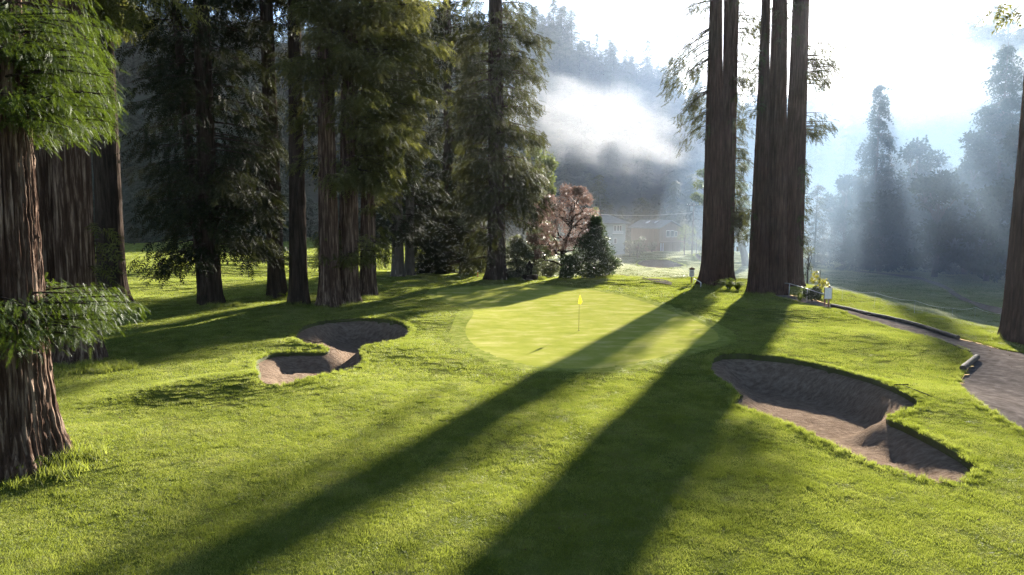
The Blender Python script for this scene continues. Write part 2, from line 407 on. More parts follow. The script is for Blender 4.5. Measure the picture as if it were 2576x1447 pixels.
def sand_z(b, x, y, hz):
    """a bowl that is deepest under its sunward face and rises to the opposite rim"""
    d = np.maximum(0, -poly_dist(b['P'], x, y)); sx, sy = math.sin(SUN_AZ), math.cos(SUN_AZ)
    far = np.zeros_like(x); near = np.zeros_like(x); fo_ = np.ones(x.shape, bool); no_ = np.ones(x.shape, bool)
    for k in range(1, 40):
        q = k * .35
        fo_ &= poly_dist(b['P'], x + sx * q, y + sy * q) < 0; no_ &= poly_dist(b['P'], x - sx * q, y - sy * q) < 0
        far[fo_] = q; near[no_] = q
    ln = far + near + .7; tt = (near + .35) / ln
    dep = b['D'] * np.minimum(1, ln / b.get('len', 6.0)) ** 1.3 * (0.10 + 0.90 * np.minimum(1, tt * 1.15))
    return hz - b['lip'] - dep * ss(0, b['w'], d) + 0.014 * (np.sin(x * 5.1 + 2 * np.sin(y * 2.3)) + np.sin(y * 4.3 + 2 * np.sin(x * 1.9))) * ss(0, 1, d)
LAB = {'left': ('shaded hourglass sand bunker left of the putting green', 'bunker'), 'right': ('large brown sand bunker with a rake on its rim', 'bunker'),
       'far_big': ('oval shaded bunker on the far fairway', 'bunker'), 'far_back': ('thin dark bunker below the grey house', 'bunker'), 'far_side': ('narrow far bunker beside the paired redwood trunks', 'bunker')}
for k, (key, b) in enumerate(BUNK.items()):
    sel = cls == 10 + k
    q = Q[sel]; u = np.unique(q)
    zs = gz.copy(); zs[u] = sand_z(b, gx[u], gy[u], height(gx[u], gy[u], True) + (gz[u] - height(gx[u], gy[u], True)) * 0.5)
    V, Fq, uu = sub(sel, zs)
    o = tag(put('sand_bunker', mesh_np('sand_bunker', V, Fq), M['sand'], smooth=True), LAB[key][0], LAB[key][1], kind='structure')
    # the lip: boundary edges from turf down to sand
    E = np.concatenate([q[:, [0, 1]], q[:, [1, 2]], q[:, [2, 3]], q[:, [3, 0]]])
    key2 = np.sort(E, 1); _, idx, cnt = np.unique(key2, axis=0, return_index=True, return_counts=True)
    Eb = E[idx[cnt == 1]]
    bu, inv = np.unique(Eb, return_inverse=True); inv = inv.reshape(Eb.shape); n = len(bu)
    Vt = np.stack([gx[bu], gy[bu], gz[bu] + 0.0], -1); Vb = np.stack([gx[bu], gy[bu], zs[bu]], -1)
    Fl = np.stack([inv[:, 0], inv[:, 1], inv[:, 1] + n, inv[:, 0] + n], -1)
    put('lip', mesh_np('lip', np.concatenate([Vt, Vb]), Fl), M['lip'], o)

# ------------------------------------------------------------------ hills
RIDGE = [(-400, -10), (0, 10), (300, 20), (640, 70), (900, 95), (1150, 70), (1350, 60), (1425, 90), (1500, 125), (1600, 180), (1690, 230), (1800, 265), (1876, 268), (2000, 270), (2100, 265), (2200, 250),
         (2330, 130), (2450, 95), (2600, 85), (2900, 40), (3400, 20)]
R0, R1 = 262.0, 480.0
def hill_z(x, y):
    az = np.arctan2(x, y); r = np.hypot(x, y)
    px = CX + F * np.tan(np.clip(az, -1.2, 1.2))
    ry = np.interp(px, [a for a, _ in RIDGE], [b for _, b in RIDGE])
    el = (533.0 - ry) / F * np.cos(az)                # tangent of ridge elevation
    top = CAM_H + el * R1 - 12.0
    t = np.clip((r - R0) / (R1 - R0), 0, 1.25)
    bumps = 3.5 * np.sin(az * 23 + 1) * np.sin(r * 0.035) + 2.0 * np.sin(az * 51 + r * 0.05)
    return -2.6 + (top + 2.6) * np.minimum(t, 1.0) ** 0.85 + bumps * ss(0, 0.3, t) * (1 - ss(0.7, 1, t)) - 14 * np.maximum(0, t - 1.0) - 1.5 * (t <= 0)
az = np.linspace(math.radians(-50), math.radians(54), 150); rr = np.concatenate([[250], np.linspace(R0, 510, 50)])
A, R = np.meshgrid(az, rr); hx = (R * np.sin(A)).ravel(); hy = (R * np.cos(A)).ravel(); hz = hill_z(hx, hy)
ii, jj = np.meshgrid(np.arange(len(rr) - 1), np.arange(len(az) - 1), indexing='ij'); na = len(az)
tag(put('hill', mesh_np('hill', np.stack([hx, hy, hz], -1), np.stack([ii*na+jj, ii*na+jj+1, (ii+1)*na+jj+1, (ii+1)*na+jj], -1).reshape(-1, 4)), M['floor'], smooth=True),
    'steep wooded hillside behind the valley', 'hill', kind='structure')

# ------------------------------------------------------------------ plants: leaf and needle sprays
def spray_template(k, half, width, length):
    V, Fs = [], []
    for i in range(k):
        t = 0.06 + 0.88 * i / (k - 1)
        l = length * (1 - 0.55 * t)
        for s in (-1, 1):
            b = len(V)
            V += [(t - half, 0, 0), (t + half, 0, 0), (t + width, s * l, -0.10 * l - 0.04 * t)]
            Fs.append((b, b + 1, b + 2) if s > 0 else (b + 1, b, b + 2))
    b = len(V); V += [(0.9, -half, 0), (0.9, half, 0), (1.12, 0, -0.04)]; Fs.append((b, b + 1, b + 2))
    V = np.array(V); V[:, 2] -= 0.16 * V[:, 0] ** 2
    return V, np.array(Fs)
SPRAY_MID = spray_template(5, 0.075, 0.20, 0.34)
SPRAY_NEAR = spray_template(7, 0.034, 0.16, 0.27)
SPRAY_FAR = spray_template(3, 0.13, 0.25, 0.40)
LEAF = (np.array([(0, 0, 0), (0.5, 0.28, -0.04), (1, 0, -0.10), (0.5, -0.28, -0.04)]), np.array([(0, 1, 2), (0, 2, 3)]))

def stamp(tmpl, P, D, Nn, S):
    T, Fs = tmpl
    D = D / (np.linalg.norm(D, axis=1)[:, None] + 1e-9)
    Bv = np.cross(Nn, D); Bv /= np.linalg.norm(Bv, axis=1)[:, None] + 1e-9
    Nv = np.cross(D, Bv)
    V = P[:, None, :] + S[:, None, None] * (T[None, :, 0:1] * D[:, None, :] + T[None, :, 1:2] * Bv[:, None, :] + T[None, :, 2:3] * Nv[:, None, :])
    n, nv = len(P), len(T)
    Fo = (Fs[None] + (np.arange(n) * nv)[:, None, None]).reshape(-1, 3)
    return V.reshape(-1, 3), Fo

def rnd(a, b, n=None): return rng.uniform(a, b, n)

def grow_branches(zones, axis_fn, trunk_r_fn, tmpl, spacing=0.22, size=(0.5, 0.9), limb_r=0.05, hang=0.35):
    """zones: (n, z0, z1, az centre deg (0 = +X, 90 = away from the camera), az spread, L0, L1, rise, droop). Returns crown and limb geometry"""
    PP, DD, NN, SS, limbs = [], [], [], [], []
    for n, z0, z1, ac, sp, L0, L1, rise, droop in zones:
        for _ in range(n):
            z = rnd(z0, z1); a = math.radians(ac + rnd(-sp, sp)); L = rnd(L0, L1)
            c = axis_fn(z); out = np.array([math.cos(a), math.sin(a), 0])
            side = np.array([-out[1], out[0], 0])
            p0 = c + out * trunk_r_fn(z) * 0.8
            m = 9; t = np.linspace(0, 1, m)
            bend = rnd(-0.25, 0.25)
            dr_ = droop * rnd(.6, 1.5); C = p0 + L * (t[:, None] * out + (bend * t * t)[:, None] * side) + np.array([0, 0, 1.0]) * (L * (rise * t - dr_ * t * t))[:, None]
            limbs.append(tube_np(C, limb_r * (0.5 + L / 6) * (1 - 0.85 * t), 4))
            k = max(5, int(L / spacing * (1.2 + 0.8 * L / 3)))
            tt = np.clip(rng.beta(1.6, 1.0, k), 0.08, 1.0)
            B = np.stack([np.interp(tt, t, C[:, i]) for i in range(3)], -1)
            w = (0.30 * L * (1 - tt) ** 0.7 * np.minimum(1, tt * 3) + 0.12)
            sg = rng.choice([-1.0, 1.0], k); off = rnd(0, 1, k) * w
            B = B + (sg * off)[:, None] * side + (0.35 * off)[:, None] * out
            B[:, 2] -= np.abs(np.sin(tt * (6 + 5 * rnd(0, 1)) + rnd(0, 6))) * rnd(0, 1, k) ** 1.3 * hang * (0.35 + 0.65 * np.minimum(1, L / 4))
            B = B + rng.normal(0, 0.07, (k, 3)) * L ** 0.5
            D = out * rnd(0.3, 0.9, k)[:, None] + side * (sg * rnd(0.2, 1.0, k))[:, None]
            D[:, 2] -= rnd(0.0, 1.3, k)
            Nn = np.stack([rng.normal(0, .45, k), rng.normal(0, .45, k), np.ones(k)], -1)
            PP.append(B); DD.append(D); NN.append(Nn); SS.append(rnd(size[0], size[1], k))
    cr = stamp(tmpl, np.concatenate(PP), np.concatenate(DD), np.concatenate(NN), np.concatenate(SS))
    return cr, cat_meshes(limbs)

def trunk_np(z0, H, axis_fn, r_fn, nth, nz, ridges, depth, seed, flare=0.45, zpow=1.6):
    r_ = np.random.default_rng(seed)
    t = np.linspace(0, 1, nz) ** zpow; Z = z0 + H * t
    th = np.arange(nth) * 2 * np.pi / nth
    ph = r_.uniform(0, 6.28, 8)
    V = np.zeros((nz, nth, 3))
    for i, z in enumerate(Z):
        r = r_fn(z); hz = z - z0
        but = 1 + flare * math.exp(-max(hz - 0.3, 0) / 0.9) * (1 + 0.35 * np.sin(5 * th + ph[0]) + 0.25 * np.sin(9 * th + ph[1]))
        lump = 1 + 0.03 * np.sin(2 * th + ph[2] + hz * 0.15) + 0.025 * np.sin(4 * th + ph[3] - hz * 0.22)
        w = 0.55 * np.sin(3 * th + hz * 0.9 + ph[4]) + 0.35 * np.sin(7 * th - hz * 1.7 + ph[5])
        f1 = np.abs(np.sin(ridges * th / 2 + w + 0.12 * hz)) ** 0.55
        f2 = np.abs(np.sin(ridges * 1.37 * th / 2 - w * 1.3 + ph[6] + 0.25 * hz)) ** 0.7
        f3 = np.sin(hz * 7.0 + ph[7] + 4 * np.sin(9 * th + hz)) * np.sin(23 * th + 3 * np.sin(hz * 2.1))
        fur = depth * (0.60 * f1 + 0.32 * f2 + 0.16 * f3 - 0.7)
        rad = r * but * lump + fur
        c = axis_fn(z)
        V[i, :, 0] = c[0] + rad * np.cos(th); V[i, :, 1] = c[1] + rad * np.sin(th); V[i, :, 2] = z
    i, j = np.meshgrid(np.arange(nz - 1), np.arange(nth), indexing='ij'); j2 = (j + 1) % nth
    Fq = np.stack([i * nth + j, i * nth + j2, (i + 1) * nth + j2, (i + 1) * nth + j], -1).reshape(-1, 4)
    return V.reshape(-1, 3), Fq

class Stem:
    """a straight tapering stem given by its foot and its centre where it leaves the top of the frame"""
    def __init__(s, bx, by, tx, half_b, half_t, H, ty=0.0):
        g = ground(bx, by); s.g = g; Y = g[1]
        top = at(tx, ty, Y); s.top = top
        d = math.hypot(g[0], g[1]) if False else Y
        s.rb = half_b * Y / F; s.rt = half_t * Y / F; s.H = H
        s.z0 = float(height(g[0], g[1])) - 0.25
        s.dx = (top[0] - g[0]) / (top[2] - g[2]); s.ztop = top[2]
    def axis(s, z): return np.array([s.g[0] + s.dx * (z - s.g[2]), s.g[1], z])
    def r(s, z):
        t = (z - s.g[2]) / (s.ztop - s.g[2])
        return float(np.interp(t, [0, 1, (s.H / (s.ztop - s.g[2])) + 0.01], [s.rb, s.rt, 0.08])) if s.H > s.ztop - s.g[2] else max(0.06, s.rb + (s.rt - s.rb) * t)
    def zy(s, py): return float(at(CX, py, s.g[1])[2])

def redwood(name, label, stems, zones_by_stem, mat='needle', bark='bark', nth=96, nz=56, ridges=26, depth=0.10, tmpl=None, spacing=0.24, size=(0.55, 1.0), group=None, cat='tree', flare=0.35, hang=0.35, limb_r=0.05):
    s0 = stems[0]; base = np.array([s0.g[0], s0.g[1], s0.z0 + 0.25])
    root = empty(name, tuple(base), label, cat, group)
    for k, s in enumerate(stems):
        V, Fq = trunk_np(s.z0, s.H, s.axis, s.r, nth, nz, ridges, depth, 11 + k + int(abs(s.g[0]) * 7), flare)
        put('trunk', mesh_np('trunk', V - base, Fq), M[bark], root, smooth=True)
    crs, lms = [], []
    for k, zn in zones_by_stem.items():
        if not zn: continue
        s = stems[k]
        cr, lm = grow_branches(zn, s.axis, s.r, tmpl or SPRAY_MID, spacing, size, hang=hang, limb_r=limb_r)
        crs.append(cr); lms.append(lm)
    if crs:
        V, Fs = cat_meshes(crs); put('crown', mesh_np('crown', V - base, Fs), M[mat], root)
        V, Fq = cat_meshes(lms); tag(put('limbs', mesh_np('limbs', V - base, Fq), M['bark_dark'], root), kind='stuff')
    return root

# ---- the nearest redwood on the left
s = Stem(12, 1140, -28, 112, 62, 34)
redwood('redwood_tree', 'huge furrowed redwood trunk at the left edge with bright green sprays', [s],
        {0: [(75, s.zy(850), s.zy(735), -10, 120, 1.2, 2.5, 0.10, 0.10), (190, s.zy(330), s.zy(30), -15, 125, 1.0, 2.35, 0.14, 0.18),
             (50, s.zy(60), s.zy(-200), 10, 180, 1.2, 2.2, 0.1, 0.2), (30, 16, 33, 0, 180, 2.0, 3.0, 0.0, 0.2)]},
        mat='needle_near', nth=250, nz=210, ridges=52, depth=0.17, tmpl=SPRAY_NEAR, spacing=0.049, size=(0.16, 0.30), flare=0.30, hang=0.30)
# ---- pair behind it
s1 = Stem(200, 905, 165, 45, 36, 42); s2 = Stem(118, 895, 95, 38, 32, 40)
redwood('redwood_tree', 'pair of reddish redwood trunks just behind the leftmost trunk', [s1, s2],
        {0: [(110, 17, 38, 0, 180, 2, 5.5, 0, .2), (6, s1.zy(700), s1.zy(560), 10, 40, .5, 1.0, .1, .2)], 1: [(80, 17, 36, 180, 140, 2, 5.5, 0, .2)]}, nth=140, nz=80, ridges=34, depth=0.11)
s = Stem(284, 765, 250, 33, 23, 42)
redwood('redwood_tree', 'dark bare straight trunk between the reddish pair and the drooping conifer', [s],
        {0: [(110, 21, 40, 0, 180, 2, 5.5, 0, .2), (5, s.zy(60), s.zy(0), 0, 60, 2, 3.4, .2, .5)]}, bark='bark_dark')
s = Stem(533, 765, 505, 24, 17, 40)
f_ = Stem(512, 764, 440, 11, 9, 34)
redwood('redwood_tree', 'forked conifer with dark drooping foliage down to the meadow', [s, f_],
        {0: [(120, s.zy(640), s.zy(330), 0, 180, 3.0, 5.2, -.02, .14), (90, s.zy(330), s.zy(-60), 0, 180, 2.6, 5.0, -.02, .16), (150, s.zy(-60), 38, 0, 180, 2, 5.2, 0, .2)],
         1: [(30, s.zy(300), s.zy(-40), 180, 90, 1.5, 3.0, 0, .2)]}, mat='needle_shade', bark='bark_dark', spacing=0.23, size=(.48, .90), hang=.8)
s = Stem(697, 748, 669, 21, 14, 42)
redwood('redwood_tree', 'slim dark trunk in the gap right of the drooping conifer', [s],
        {0: [(12, s.zy(420), s.zy(150), 150, 80, 1.0, 2.2, 0, .2), (22, s.zy(150), s.zy(-60), 180, 180, 2, 4, 0, .2), (140, s.zy(-60), 40, 0, 180, 2, 5.2, 0, .2)]}, mat='needle_shade', bark='bark_dark')
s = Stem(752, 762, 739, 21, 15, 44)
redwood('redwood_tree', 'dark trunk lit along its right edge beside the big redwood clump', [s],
        {0: [(14, s.zy(420), s.zy(100), 60, 100, 1.0, 2.2, 0, .2), (20, s.zy(100), s.zy(-60), 0, 180, 2, 4, 0, .2), (140, s.zy(-60), 42, 0, 180, 2, 5.2, 0, .2)]}, mat='needle_shade', bark='bark_dark')
# ---- big clump, lit on its right side
a = Stem(830, 768, 815, 25, 18, 42); b = Stem(876, 758, 880, 26, 18, 46); c = Stem(926, 742, 925, 19, 12, 40)
redwood('redwood_tree', 'clump of redwood trunks with olive foliage lit by the low sun', [a, b, c],
        {0: [(22, a.zy(420), a.zy(60), 200, 110, 1.0, 2.4, 0, .16), (30, a.zy(60), 40, 180, 180, 2, 4.5, 0, .2)],
         1: [(16, b.zy(650), b.zy(575), -40, 90, 1.2, 3.0, .08, .12), (70, b.zy(460), b.zy(250), -15, 75, 2.5, 5.4, .04, .16), (100, b.zy(270), b.zy(-40), -10, 110, 3.6, 7.2, .05, .14), (70, b.zy(-40), 44, 0, 180, 2, 5, 0, .2)],
         2: [(10, c.zy(640), c.zy(570), -20, 80, .8, 1.8, .05, .1), (34, c.zy(520), c.zy(330), -10, 100, 1.2, 2.8, 0, .2), (30, c.zy(330), 36, 0, 140, 2, 4.2, 0, .2)]},
        spacing=0.165, size=(0.44, 0.82), hang=.9)
# ---- dark mass beyond the clump
a = Stem(1002, 694, 985, 14, 10, 40); b = Stem(1030, 691, 1035, 11, 9, 38)
redwood('redwood_tree', 'pale grey trunk in deep shade at the far end of the lit clump', [a, b],
        {0: [(90, a.zy(600), a.zy(250), 0, 180, 2.2, 4.6, 0, .2), (90, a.zy(250), 38, 0, 180, 2.5, 5, 0, .2)], 1: [(60, b.zy(620), 34, 0, 180, 2, 4.4, 0, .2)]}, mat='needle_shade', bark='bark_grey')
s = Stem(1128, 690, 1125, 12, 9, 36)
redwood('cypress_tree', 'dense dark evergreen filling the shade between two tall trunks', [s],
        {0: [(170, s.zy(690), s.zy(430), 0, 180, 2.4, 4.8, .05, .2), (130, s.zy(430), 32, 0, 180, 2.0, 4.4, .05, .2)]}, mat='needle_shade', bark='bark_dark', spacing=0.32, size=(.65, 1.15))
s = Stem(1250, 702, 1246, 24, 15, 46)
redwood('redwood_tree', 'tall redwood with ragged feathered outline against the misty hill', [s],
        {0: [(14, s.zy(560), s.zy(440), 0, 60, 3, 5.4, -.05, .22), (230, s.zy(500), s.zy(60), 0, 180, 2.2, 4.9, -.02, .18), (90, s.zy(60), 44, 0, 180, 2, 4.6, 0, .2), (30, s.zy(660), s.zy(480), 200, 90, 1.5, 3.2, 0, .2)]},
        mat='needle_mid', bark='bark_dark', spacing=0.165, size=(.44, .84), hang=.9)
# ---- sunward pair: slim left group
a = Stem(1791, 716, 1801, 28, 14, 52); b = Stem(1827, 704, 1840, 17, 17, 50)
redwood('redwood_tree', 'two close redwood trunks with a hanging branch over the far fairway', [a, b],
        {0: [(7, a.zy(130), a.zy(60), 185, 24, 3.4, 4.8, -.45, .35), (12, a.zy(240), a.zy(130), 175, 45, 1.6, 3.4, -.3, .40), (16, a.zy(330), a.zy(210), 180, 50, 1.0, 2.8, -.1, .5), (3, a.zy(10), a.zy(-20), 185, 30, 2.5, 3.8, -.1, .3), (40, 28, 50, 0, 180, 2, 5, 0, .2)],
         1: [(110, b.zy(600), b.zy(190), -10, 80, .6, 1.6, .05, .15), (16, b.zy(560), b.zy(495), 0, 60, .9, 1.7, .1, .1), (26, b.zy(200), b.zy(-20), 0, 60, 1.2, 2.6, 0, .25), (30, 28, 48, 0, 180, 2, 4.5, 0, .2)]},
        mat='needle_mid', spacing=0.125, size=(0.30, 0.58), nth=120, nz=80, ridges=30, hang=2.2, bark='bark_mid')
# ---- sunward group of three
a = Stem(1906, 738, 1927, 23, 10, 52); b = Stem(1946, 736, 1962, 31, 16, 54); c = Stem(1989, 722, 2015, 27, 18, 52)
redwood('redwood_tree', 'three fused redwood trunks standing against the sun', [a, b, c],
        {0: [(10, a.zy(600), a.zy(480), 180, 50, .5, 1.2, .1, .1), (30, a.zy(300), a.zy(60), 180, 60, .5, 1.4, 0, .2), (30, 27, 48, 0, 180, 2, 4.5, 0, .2)],
         1: [(20, b.zy(120), b.zy(-20), 0, 180, .8, 1.6, 0, .2), (40, 27, 50, 0, 180, 2, 4.5, 0, .2)],
         2: [(50, c.zy(630), c.zy(400), -20, 60, .3, .7, .1, .1), (13, c.zy(335), c.zy(285), 0, 45, 1.4, 2.9, .05, .1), (28, c.zy(210), c.zy(100), 0, 60, 1.2, 3.2, .1, .2), (30, 27, 48, 0, 180, 2, 4.5, 0, .2)]},
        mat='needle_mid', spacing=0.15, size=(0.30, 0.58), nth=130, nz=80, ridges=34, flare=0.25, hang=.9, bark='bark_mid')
# ---- right edge
s = Stem(2616, 868, 2668, 78, 62, 44)
redwood('redwood_tree', 'massive shaded redwood trunk at the right edge of the cart path', [s],
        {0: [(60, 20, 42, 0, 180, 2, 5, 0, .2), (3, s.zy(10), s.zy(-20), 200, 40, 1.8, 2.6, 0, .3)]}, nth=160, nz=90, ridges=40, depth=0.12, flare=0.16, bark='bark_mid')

# ------------------------------------------------------------------ broadleaf trees, bushes
def leaf_cloud(centres, radii, n, size, flat=0.8, up=0.3):
    """leaves spread through overlapping clumps, denser at the clump surface"""
    k = rng.integers(0, len(centres), n)
    d = rng.normal(0, 1, (n, 3)); d /= np.linalg.norm(d, axis=1)[:, None]
    r = radii[k] * rng.uniform(0.1, 1.0, n) ** 0.5 * (0.75 + 0.5 * np.abs(np.sin(3 * d[:, 0] + k) * np.cos(4 * d[:, 2] + 2 * k)) + rng.normal(0, .12, n))
    P = centres[k] + d * r[:, None] * np.array([1, 1, flat])
    D = d + rng.normal(0, .7, (n, 3)); D[:, 2] -= 0.25
    Nn = rng.normal(0, .8, (n, 3)); Nn[:, 2] += up
    return P, D, Nn, rnd(size[0], size[1], n)

def wander(p0, p1, n=7, amp=0.12):
    t = np.linspace(0, 1, n)[:, None]; L = np.linalg.norm(p1 - p0)
    return p0 + (p1 - p0) * t + rng.normal(0, amp * L / 4, (n, 3)) * np.sin(t * np.pi)

def broadleaf(name, label, base, trunk_pts, trunk_r, clumps, n_leaf, leaf, mat, bark='bark_dark', group=None, cat='tree', tmpl=LEAF, branch_r=0.06, flat=0.8):
    """clumps: list of (x, y, z, r) relative to base"""
    root = empty(name, tuple(base), label, cat, group)
    C = np.array([c[:3] for c in clumps], float); Rr = np.array([c[3] for c in clumps], float)
    parts = [tube_np(np.array(trunk_pts, float), trunk_r, 8)]
    tp = np.array(trunk_pts, float)
    for c in C:
        j = int(np.clip(np.argmin(np.linalg.norm(tp - c, axis=1)), 0, len(tp) - 1)); j = max(1, j - (1 if j > 1 else 0))
        B = wander(tp[j], c, 7, 0.25); parts.append(tube_np(B, branch_r * np.linspace(1, 0.25, 7), 5))
        for _ in range(3):
            e = c + rng.normal(0, 0.6, 3) * 0.9 * Rr[list(map(tuple, C)).index(tuple(c))]
            parts.append(tube_np(wander(B[4], e, 5, 0.3), branch_r * 0.4 * np.linspace(1, 0.2, 5), 4))
    V, Fq = cat_meshes(parts); put('trunk', mesh_np('trunk', V, Fq), M[bark], root, smooth=True)
    P, D, Nn, Sz = leaf_cloud(C, Rr, n_leaf, leaf, flat)
    keep = P[:, 2] > 0.05
    V, Fs = stamp(tmpl, P[keep], D[keep], Nn[keep], Sz[keep]); put('crown', mesh_np('crown', V, Fs), M[mat], root)
    return root

def px_clumps(base, Y, items, jit=0.6):
    """(px, py, radius in px) seen at depth Y -> clumps round the base"""
    out = []
    for px, py, rp in items:
        p = at(px, py, Y) - base; out.append((p[0], rnd(-jit, jit) * rp * Y / F, p[2], rp * Y / F))
    return out

# glossy bush beside the tall redwood
g = ground(1298, 702); Yg = g[1]
broadleaf('laurel_bush', 'glossy pale-flecked bush beside the carved figure', g, [(0,0,-.1),(0.1,0,1),(0,0.1,2.2),(0.1,0,3.2)], [.12,.1,.07,.03],
          px_clumps(g, Yg, [(1297,680,28),(1283,655,24),(1314,655,26),(1288,630,24),(1310,625,22),(1326,678,20),(1276,690,18),(1300,606,18),(1310,692,20),(1290,694,18),(1330,640,16)]), 15000, (0.10, 0.20), 'leaf_gloss', cat='bush')
g = ground(1150, 694) + np.array([0, 3.0, 0]); g[2] = height(g[0], g[1]); Yg = g[1]
broadleaf('thicket', 'deep-shade thicket filling the gap below the dark trees', g, [(0,0,-.1),(0.2,0,1.5),(0,0.2,3.5),(.1,0,5.5)], [.14,.12,.08,.03],
          px_clumps(g, Yg, [(1070,670,26),(1100,650,30),(1140,640,34),(1180,650,32),(1215,660,26),(1090,620,26),(1130,595,30),(1170,600,30),(1205,615,26),(1150,560,26),(1115,685,22),(1190,685,22),(1060,690,18),(1225,690,18)], 1.0), 13000, (0.2, 0.38), 'needle_shade', cat='bush')
g = ground(1228, 698) + np.array([0, .8, 0]); Yg = g[1]
broadleaf('climbing_vine', 'pale-leaved climber draped over the dark trees left of the tall redwood', g, [(0,0,-.1),(-.3,0,4),(-.8,0,9),(-.6,0,13)], [.08,.06,.05,.03],
          px_clumps(g, Yg, [(1190,610,10),(1180,570,12),(1195,530,10),(1175,500,12),(1205,480,12),(1215,450,9),(1170,460,8),(1200,650,10),(1190,680,9),(1160,560,9),(1270,385,9),(1262,420,8),(1255,350,8)]), 4200, (0.12, 0.24), 'leaf_gloss', cat='climber')
# russet tree
g = ground(1412, 700) + np.array([0, 0.3, 0]); g[2] = height(g[0], g[1]); Yg = g[1]
broadleaf('autumn_tree', 'spreading tree with russet autumn leaves behind the green', g,
          [(0,0,-.3),(.25,0,1.2),(.1,.1,2.4),(.5,0,3.8),(1.0,.1,5.2),(1.4,0,6.6)], [.32,.27,.22,.17,.11,.05],
          px_clumps(g, Yg, [(1400,515,30),(1440,505,30),(1484,540,24),(1474,502,18),(1500,572,18),(1462,480,14),(1492,600,16),(1365,600,22),(1380,500,14),(1425,480,20),(1375,540,24),(1415,545,28),(1455,540,26),(1440,575,26),(1475,575,22),(1480,605,18),(1385,575,22),(1460,605,22),(1350,560,20),(1340,600,18),(1365,520,18),(1395,620,20),(1425,610,22),(1350,640,16),(1490,560,12),(1450,478,10)]),
          24000, (0.10, 0.19), 'leaf_red', 'bark_dark', branch_r=0.11)
g = ground(1350, 702) + np.array([0, 4.0, 0]); g[2] = height(g[0], g[1]); Yg = g[1]
broadleaf('olive_tree', 'grey-leaved shrub in front of the russet tree', g, [(0,0,-.2),(-.2,0,1.5),(.1,.1,3.0),(.2,0,4.4)], [.16,.13,.09,.04],
          px_clumps(g, Yg, [(1365,640,26),(1348,615,26),(1377,605,24),(1342,588,22),(1390,630,22),(1370,572,20),(1336,640,20),(1395,668,20),(1355,670,24),(1380,685,18),(1340,685,18)]), 17000, (0.10, 0.20), 'leaf_gloss', cat='bush')
# dark conical evergreen
g = ground(1490, 704) + np.array([0, 2.5, 0]); g[2] = height(g[0], g[1]); Yg = g[1]
broadleaf('holly_tree', 'dark cone-shaped evergreen right of the russet tree', g, [(0,0,-.2),(0,0,2),(.1,0,4),(.2,0,6)], [.2,.15,.1,.04],
          px_clumps(g, Yg, [(1500,556,14),(1504,575,20),(1495,590,20),(1510,603,26),(1485,622,30),(1520,632,26),(1462,645,30),(1500,655,34),(1534,662,24),(1446,672,28),(1480,685,28),(1520,685,26),(1424,686,22),(1430,655,20),(1475,605,20)]), 24000, (0.12, 0.24), 'leaf_holly', cat='tree')
g = ground(1545, 698) + np.array([0, 1.5, 0]); g[2] = height(g[0], g[1]); Yg = g[1]
broadleaf('pale_bush', 'small pale leafy bush at the foot of the dark cone tree', g, [(0,0,-.2),(.1,0,.8),(.1,0,1.6)], [.08,.06,.03],
          px_clumps(g, Yg, [(1545,665,13),(1552,655,10),(1540,680,12),(1530,650,9)]), 1500, (0.08, 0.16), 'leaf_oak', cat='bush')
# green tree behind the tall redwood
g = np.array([at(1370, 690, 92)[0], 92, 0]); g[2] = height(g[0], g[1]); 
broadleaf('broadleaf_tree', 'rounded green tree rising behind the tall feathered redwood', g, [(0,0,-.2),(0,0,4),(.2,0,9),(.3,0,14)], [.4,.34,.25,.1],
          px_clumps(g, 92, [(1370,400,26),(1385,415,18),(1350,440,28),(1375,450,22),(1385,480,14),(1350,500,26),(1340,380,20),(1365,540,18),(1330,470,22)]), 5200, (0.22, 0.40), 'leaf_oak', branch_r=.12)
# leaning oak seen between the redwood groups
g = ground(1878, 668); Yg = g[1]
broadleaf('oak_tree', 'leaning oak with pale leaves between the two redwood groups', g, [(0,0,-.3),(-.5,0,2.0),(-1.4,0,4.6),(-2.2,.1,7.0),(-2.6,0,9.5)], [.75,.62,.5,.4,.25],
          px_clumps(g, Yg, [(1865,540,18),(1850,500,20),(1840,460,18),(1880,560,12),(1880,585,9),(1885,600,9),(1876,520,16),(1870,470,14),(1765,500,14),(1755,465,14),(1765,435,12),(1750,495,10),(1870,420,14)]), 4500, (0.22, 0.42), 'leaf_oak', 'bark_grey', branch_r=.2)
# golden shrub by the sign
g = ground(2058, 752); Yg = g[1]
broadleaf('golden_shrub', 'upright shrub with backlit golden leaves behind the white sign', g, [(0,0,-.1),(.0,0,.7),(.05,0,1.4),(.1,0,2.3)], [.05,.04,.03,.015],
          px_clumps(g, Yg, [(2052,690,9),(2047,705,7),(2066,708,9),(2077,714,7),(2060,725,9),(2046,738,6),(2072,738,6)]), 520, (0.12, 0.24), 'leaf_gold', cat='shrub', branch_r=.02)
g = ground(2043, 756); Yg = g[1]
broadleaf('clipped_bush', 'low dark bush under the handrail beside the path', g, [(0,0,-.1),(0,0,.5),(0,0,.9)], [.06,.05,.02],
          px_clumps(g, Yg, [(2030,735,12),(2045,738,13),(2058,738,11),(2050,728,9),(2035,745,10),(2055,748,9)]), 2600, (0.09, 0.17), 'leaf_holly', cat='bush', branch_r=.02)

